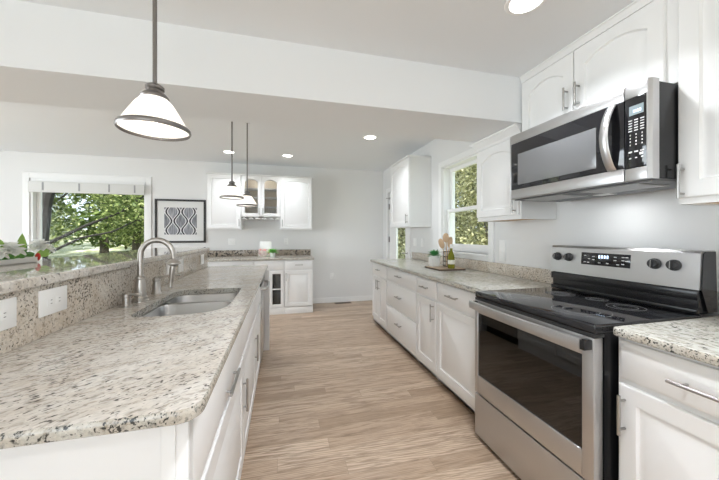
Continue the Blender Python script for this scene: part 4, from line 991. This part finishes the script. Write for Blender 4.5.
MB().lathe([(0.030, 0), (0.034, 0.006), (0.034, 0.115), (0.031, 0.135), (0.018, 0.165), (0.0125, 0.18), (0.0125, 0.215)], seg=26).build('glass_body', 'oil', bt)
MB().lathe([(0.0345, 0.045), (0.0345, 0.088)], seg=26, cap0=False, cap1=False).build('paper_label', 'oil_label', bt)
MB().lathe([(0.0138, 0.205), (0.0145, 0.21), (0.0145, 0.243), (0.012, 0.246)], seg=18).build('cap', 'cap', bt)
# back counter
rs = thing('recipe_stand', 'white recipe card stand with a food photo on the back countertop', 'recipe stand', (-0.275, 5.36, 0.9035))
tl_ = Matrix.Rotation(math.radians(-10), 4, 'X')
MB().box(-0.095, 0.095, -0.008, 0.008, 0.004, 0.262, 0.003, mtx=tl_).build('card', 'pages', rs)
MB().box(-0.115, 0.115, -0.012, -0.009, 0.006, 0.135, 0.001, mtx=tl_).build('photo', 'photo', rs)
MB().box(-0.06, 0.06, 0.02, 0.09, 0, 0.006, 0.002).build('foot', 'pages', rs)
pp = thing('potted_plant', 'tiny bright green plant in a white pot on the back countertop', 'plant', (-0.155, 5.24, 0.9035))
MB().lathe([(0.032, 0), (0.040, 0.004), (0.046, 0.075), (0.042, 0.075), (0.038, 0.06)], seg=22).build('pot', 'ceramic', pp)
b = MB()
for k in range(44):
    a = k*2.4; e = 0.1+1.2*(k/44)
    b.leaf((0.02*math.cos(a), 0.02*math.sin(a), 0.07), (math.cos(a)*math.cos(e), math.sin(a)*math.cos(e), math.sin(e)), 0.075+0.03*random.random(), 0.034)
b.build('leaves', 'bright_leaf', pp)
# flower arrangement on the bar ledge, far left
FZ = 1.1365
fl = thing('flower_arrangement', 'white flowers with green leaves in a low white planter on the bar ledge', 'flowers', (-1.255, 1.80, FZ))
o_ = round_corners(V2([(0.05, -0.16), (0.05, 0.12), (-0.05, 0.12), (-0.05, -0.16)]), (0.02,)*4, 4)
MB().loops([[Vector((p.x*s_, p.y*s_, z)) for p in o_] for s_, z in ((0.85, 0), (0.95, 0.005), (1.0, 0.026), (0.93, 0.026), (0.9, 0.018))]).build('planter', 'ceramic', fl)
def blossom(c, r):
    b = MB(); c = Vector(c)
    b.ball(c, r*0.34, r*0.34, r*0.30, 10, 7)
    for lay, (nn, e, ln) in enumerate(((8, -0.25, 1.0), (8, 0.25, 1.0), (7, 0.75, 0.95), (5, 1.2, 0.85))):
        for k in range(nn):
            a = 2*PI*k/nn+lay*0.4+0.3*random.random()
            b.leaf(c, (math.cos(a)*math.cos(e), math.sin(a)*math.cos(e), math.sin(e)), r*ln, r*0.85, cup=0.25)
    b.build('blossom', 'petal', fl)
for (y, z, x), r in (((-0.125, 0.055, 0.035), 0.052), ((-0.045, 0.066, 0.04), 0.056), ((0.155, 0.078, 0.02), 0.052), ((0.205, 0.058, 0.015), 0.044)): blossom((x, y, z), r)
b = MB()
for (y, dy, dz, ln, w_) in ((0.06, 0.55, 0.55, 0.12, 0.045), (0.03, 0.2, 0.5, 0.09, 0.045), (-0.02, 0.5, 0.12, 0.09, 0.05), (0.02, -0.3, 0.25, 0.09, 0.05), (0.09, 0.5, 0.15, 0.10, 0.045), (0.06, 0.4, 0.32, 0.09, 0.045), (0.0, 0.3, 0.3, 0.08, 0.04), (-0.10, -0.5, 0.3, 0.09, 0.045), (-0.13, 0.4, 0.2, 0.08, 0.045), (0.05, -0.6, 0.4, 0.07, 0.04), (0.10, -0.2, 0.45, 0.07, 0.04), (-0.06, 0.6, 0.05, 0.10, 0.045)):
    b.leaf((-0.02, y, 0.022), (0.12, dy, dz), ln*0.9, w_*0.8, up=Vector((0.9, 0, 0.4)))
b.build('dark_leaves', 'leaf', fl)
b = MB()
for (y, d_, ln, w_) in ((0.0, (0.15, 0.35, 0.8), 0.125, 0.055), (-0.03, (0.1, -0.55, 0.8), 0.13, 0.05), (0.12, (0.3, 0.6, 0.22), 0.09, 0.045)):
    b.leaf((0.02, y, 0.03), d_, ln, w_, up=Vector((0.95, 0, 0.3)))
b.build('light_leaves', 'leaf_light', fl)
MB().ball((0.045, 0.105, 0.026), 0.010, 0.012, 0.020).build('red_bud', 'red', fl)
# floor register
rg = thing('floor_register', 'dark metal floor register by the back wall baseboard', 'floor vent', (1.10, 5.56, 0.0005))
MB().box(-0.155, 0.155, -0.055, 0.055, 0, 0.003, 0.001).build('frame', 'register', rg)
b = MB()
for k in range(12): b.box(-0.135+k*0.024, -0.123+k*0.024, -0.04, 0.04, 0.003, 0.0045)
b.build('slats', 'black_matte', rg, smooth=0)
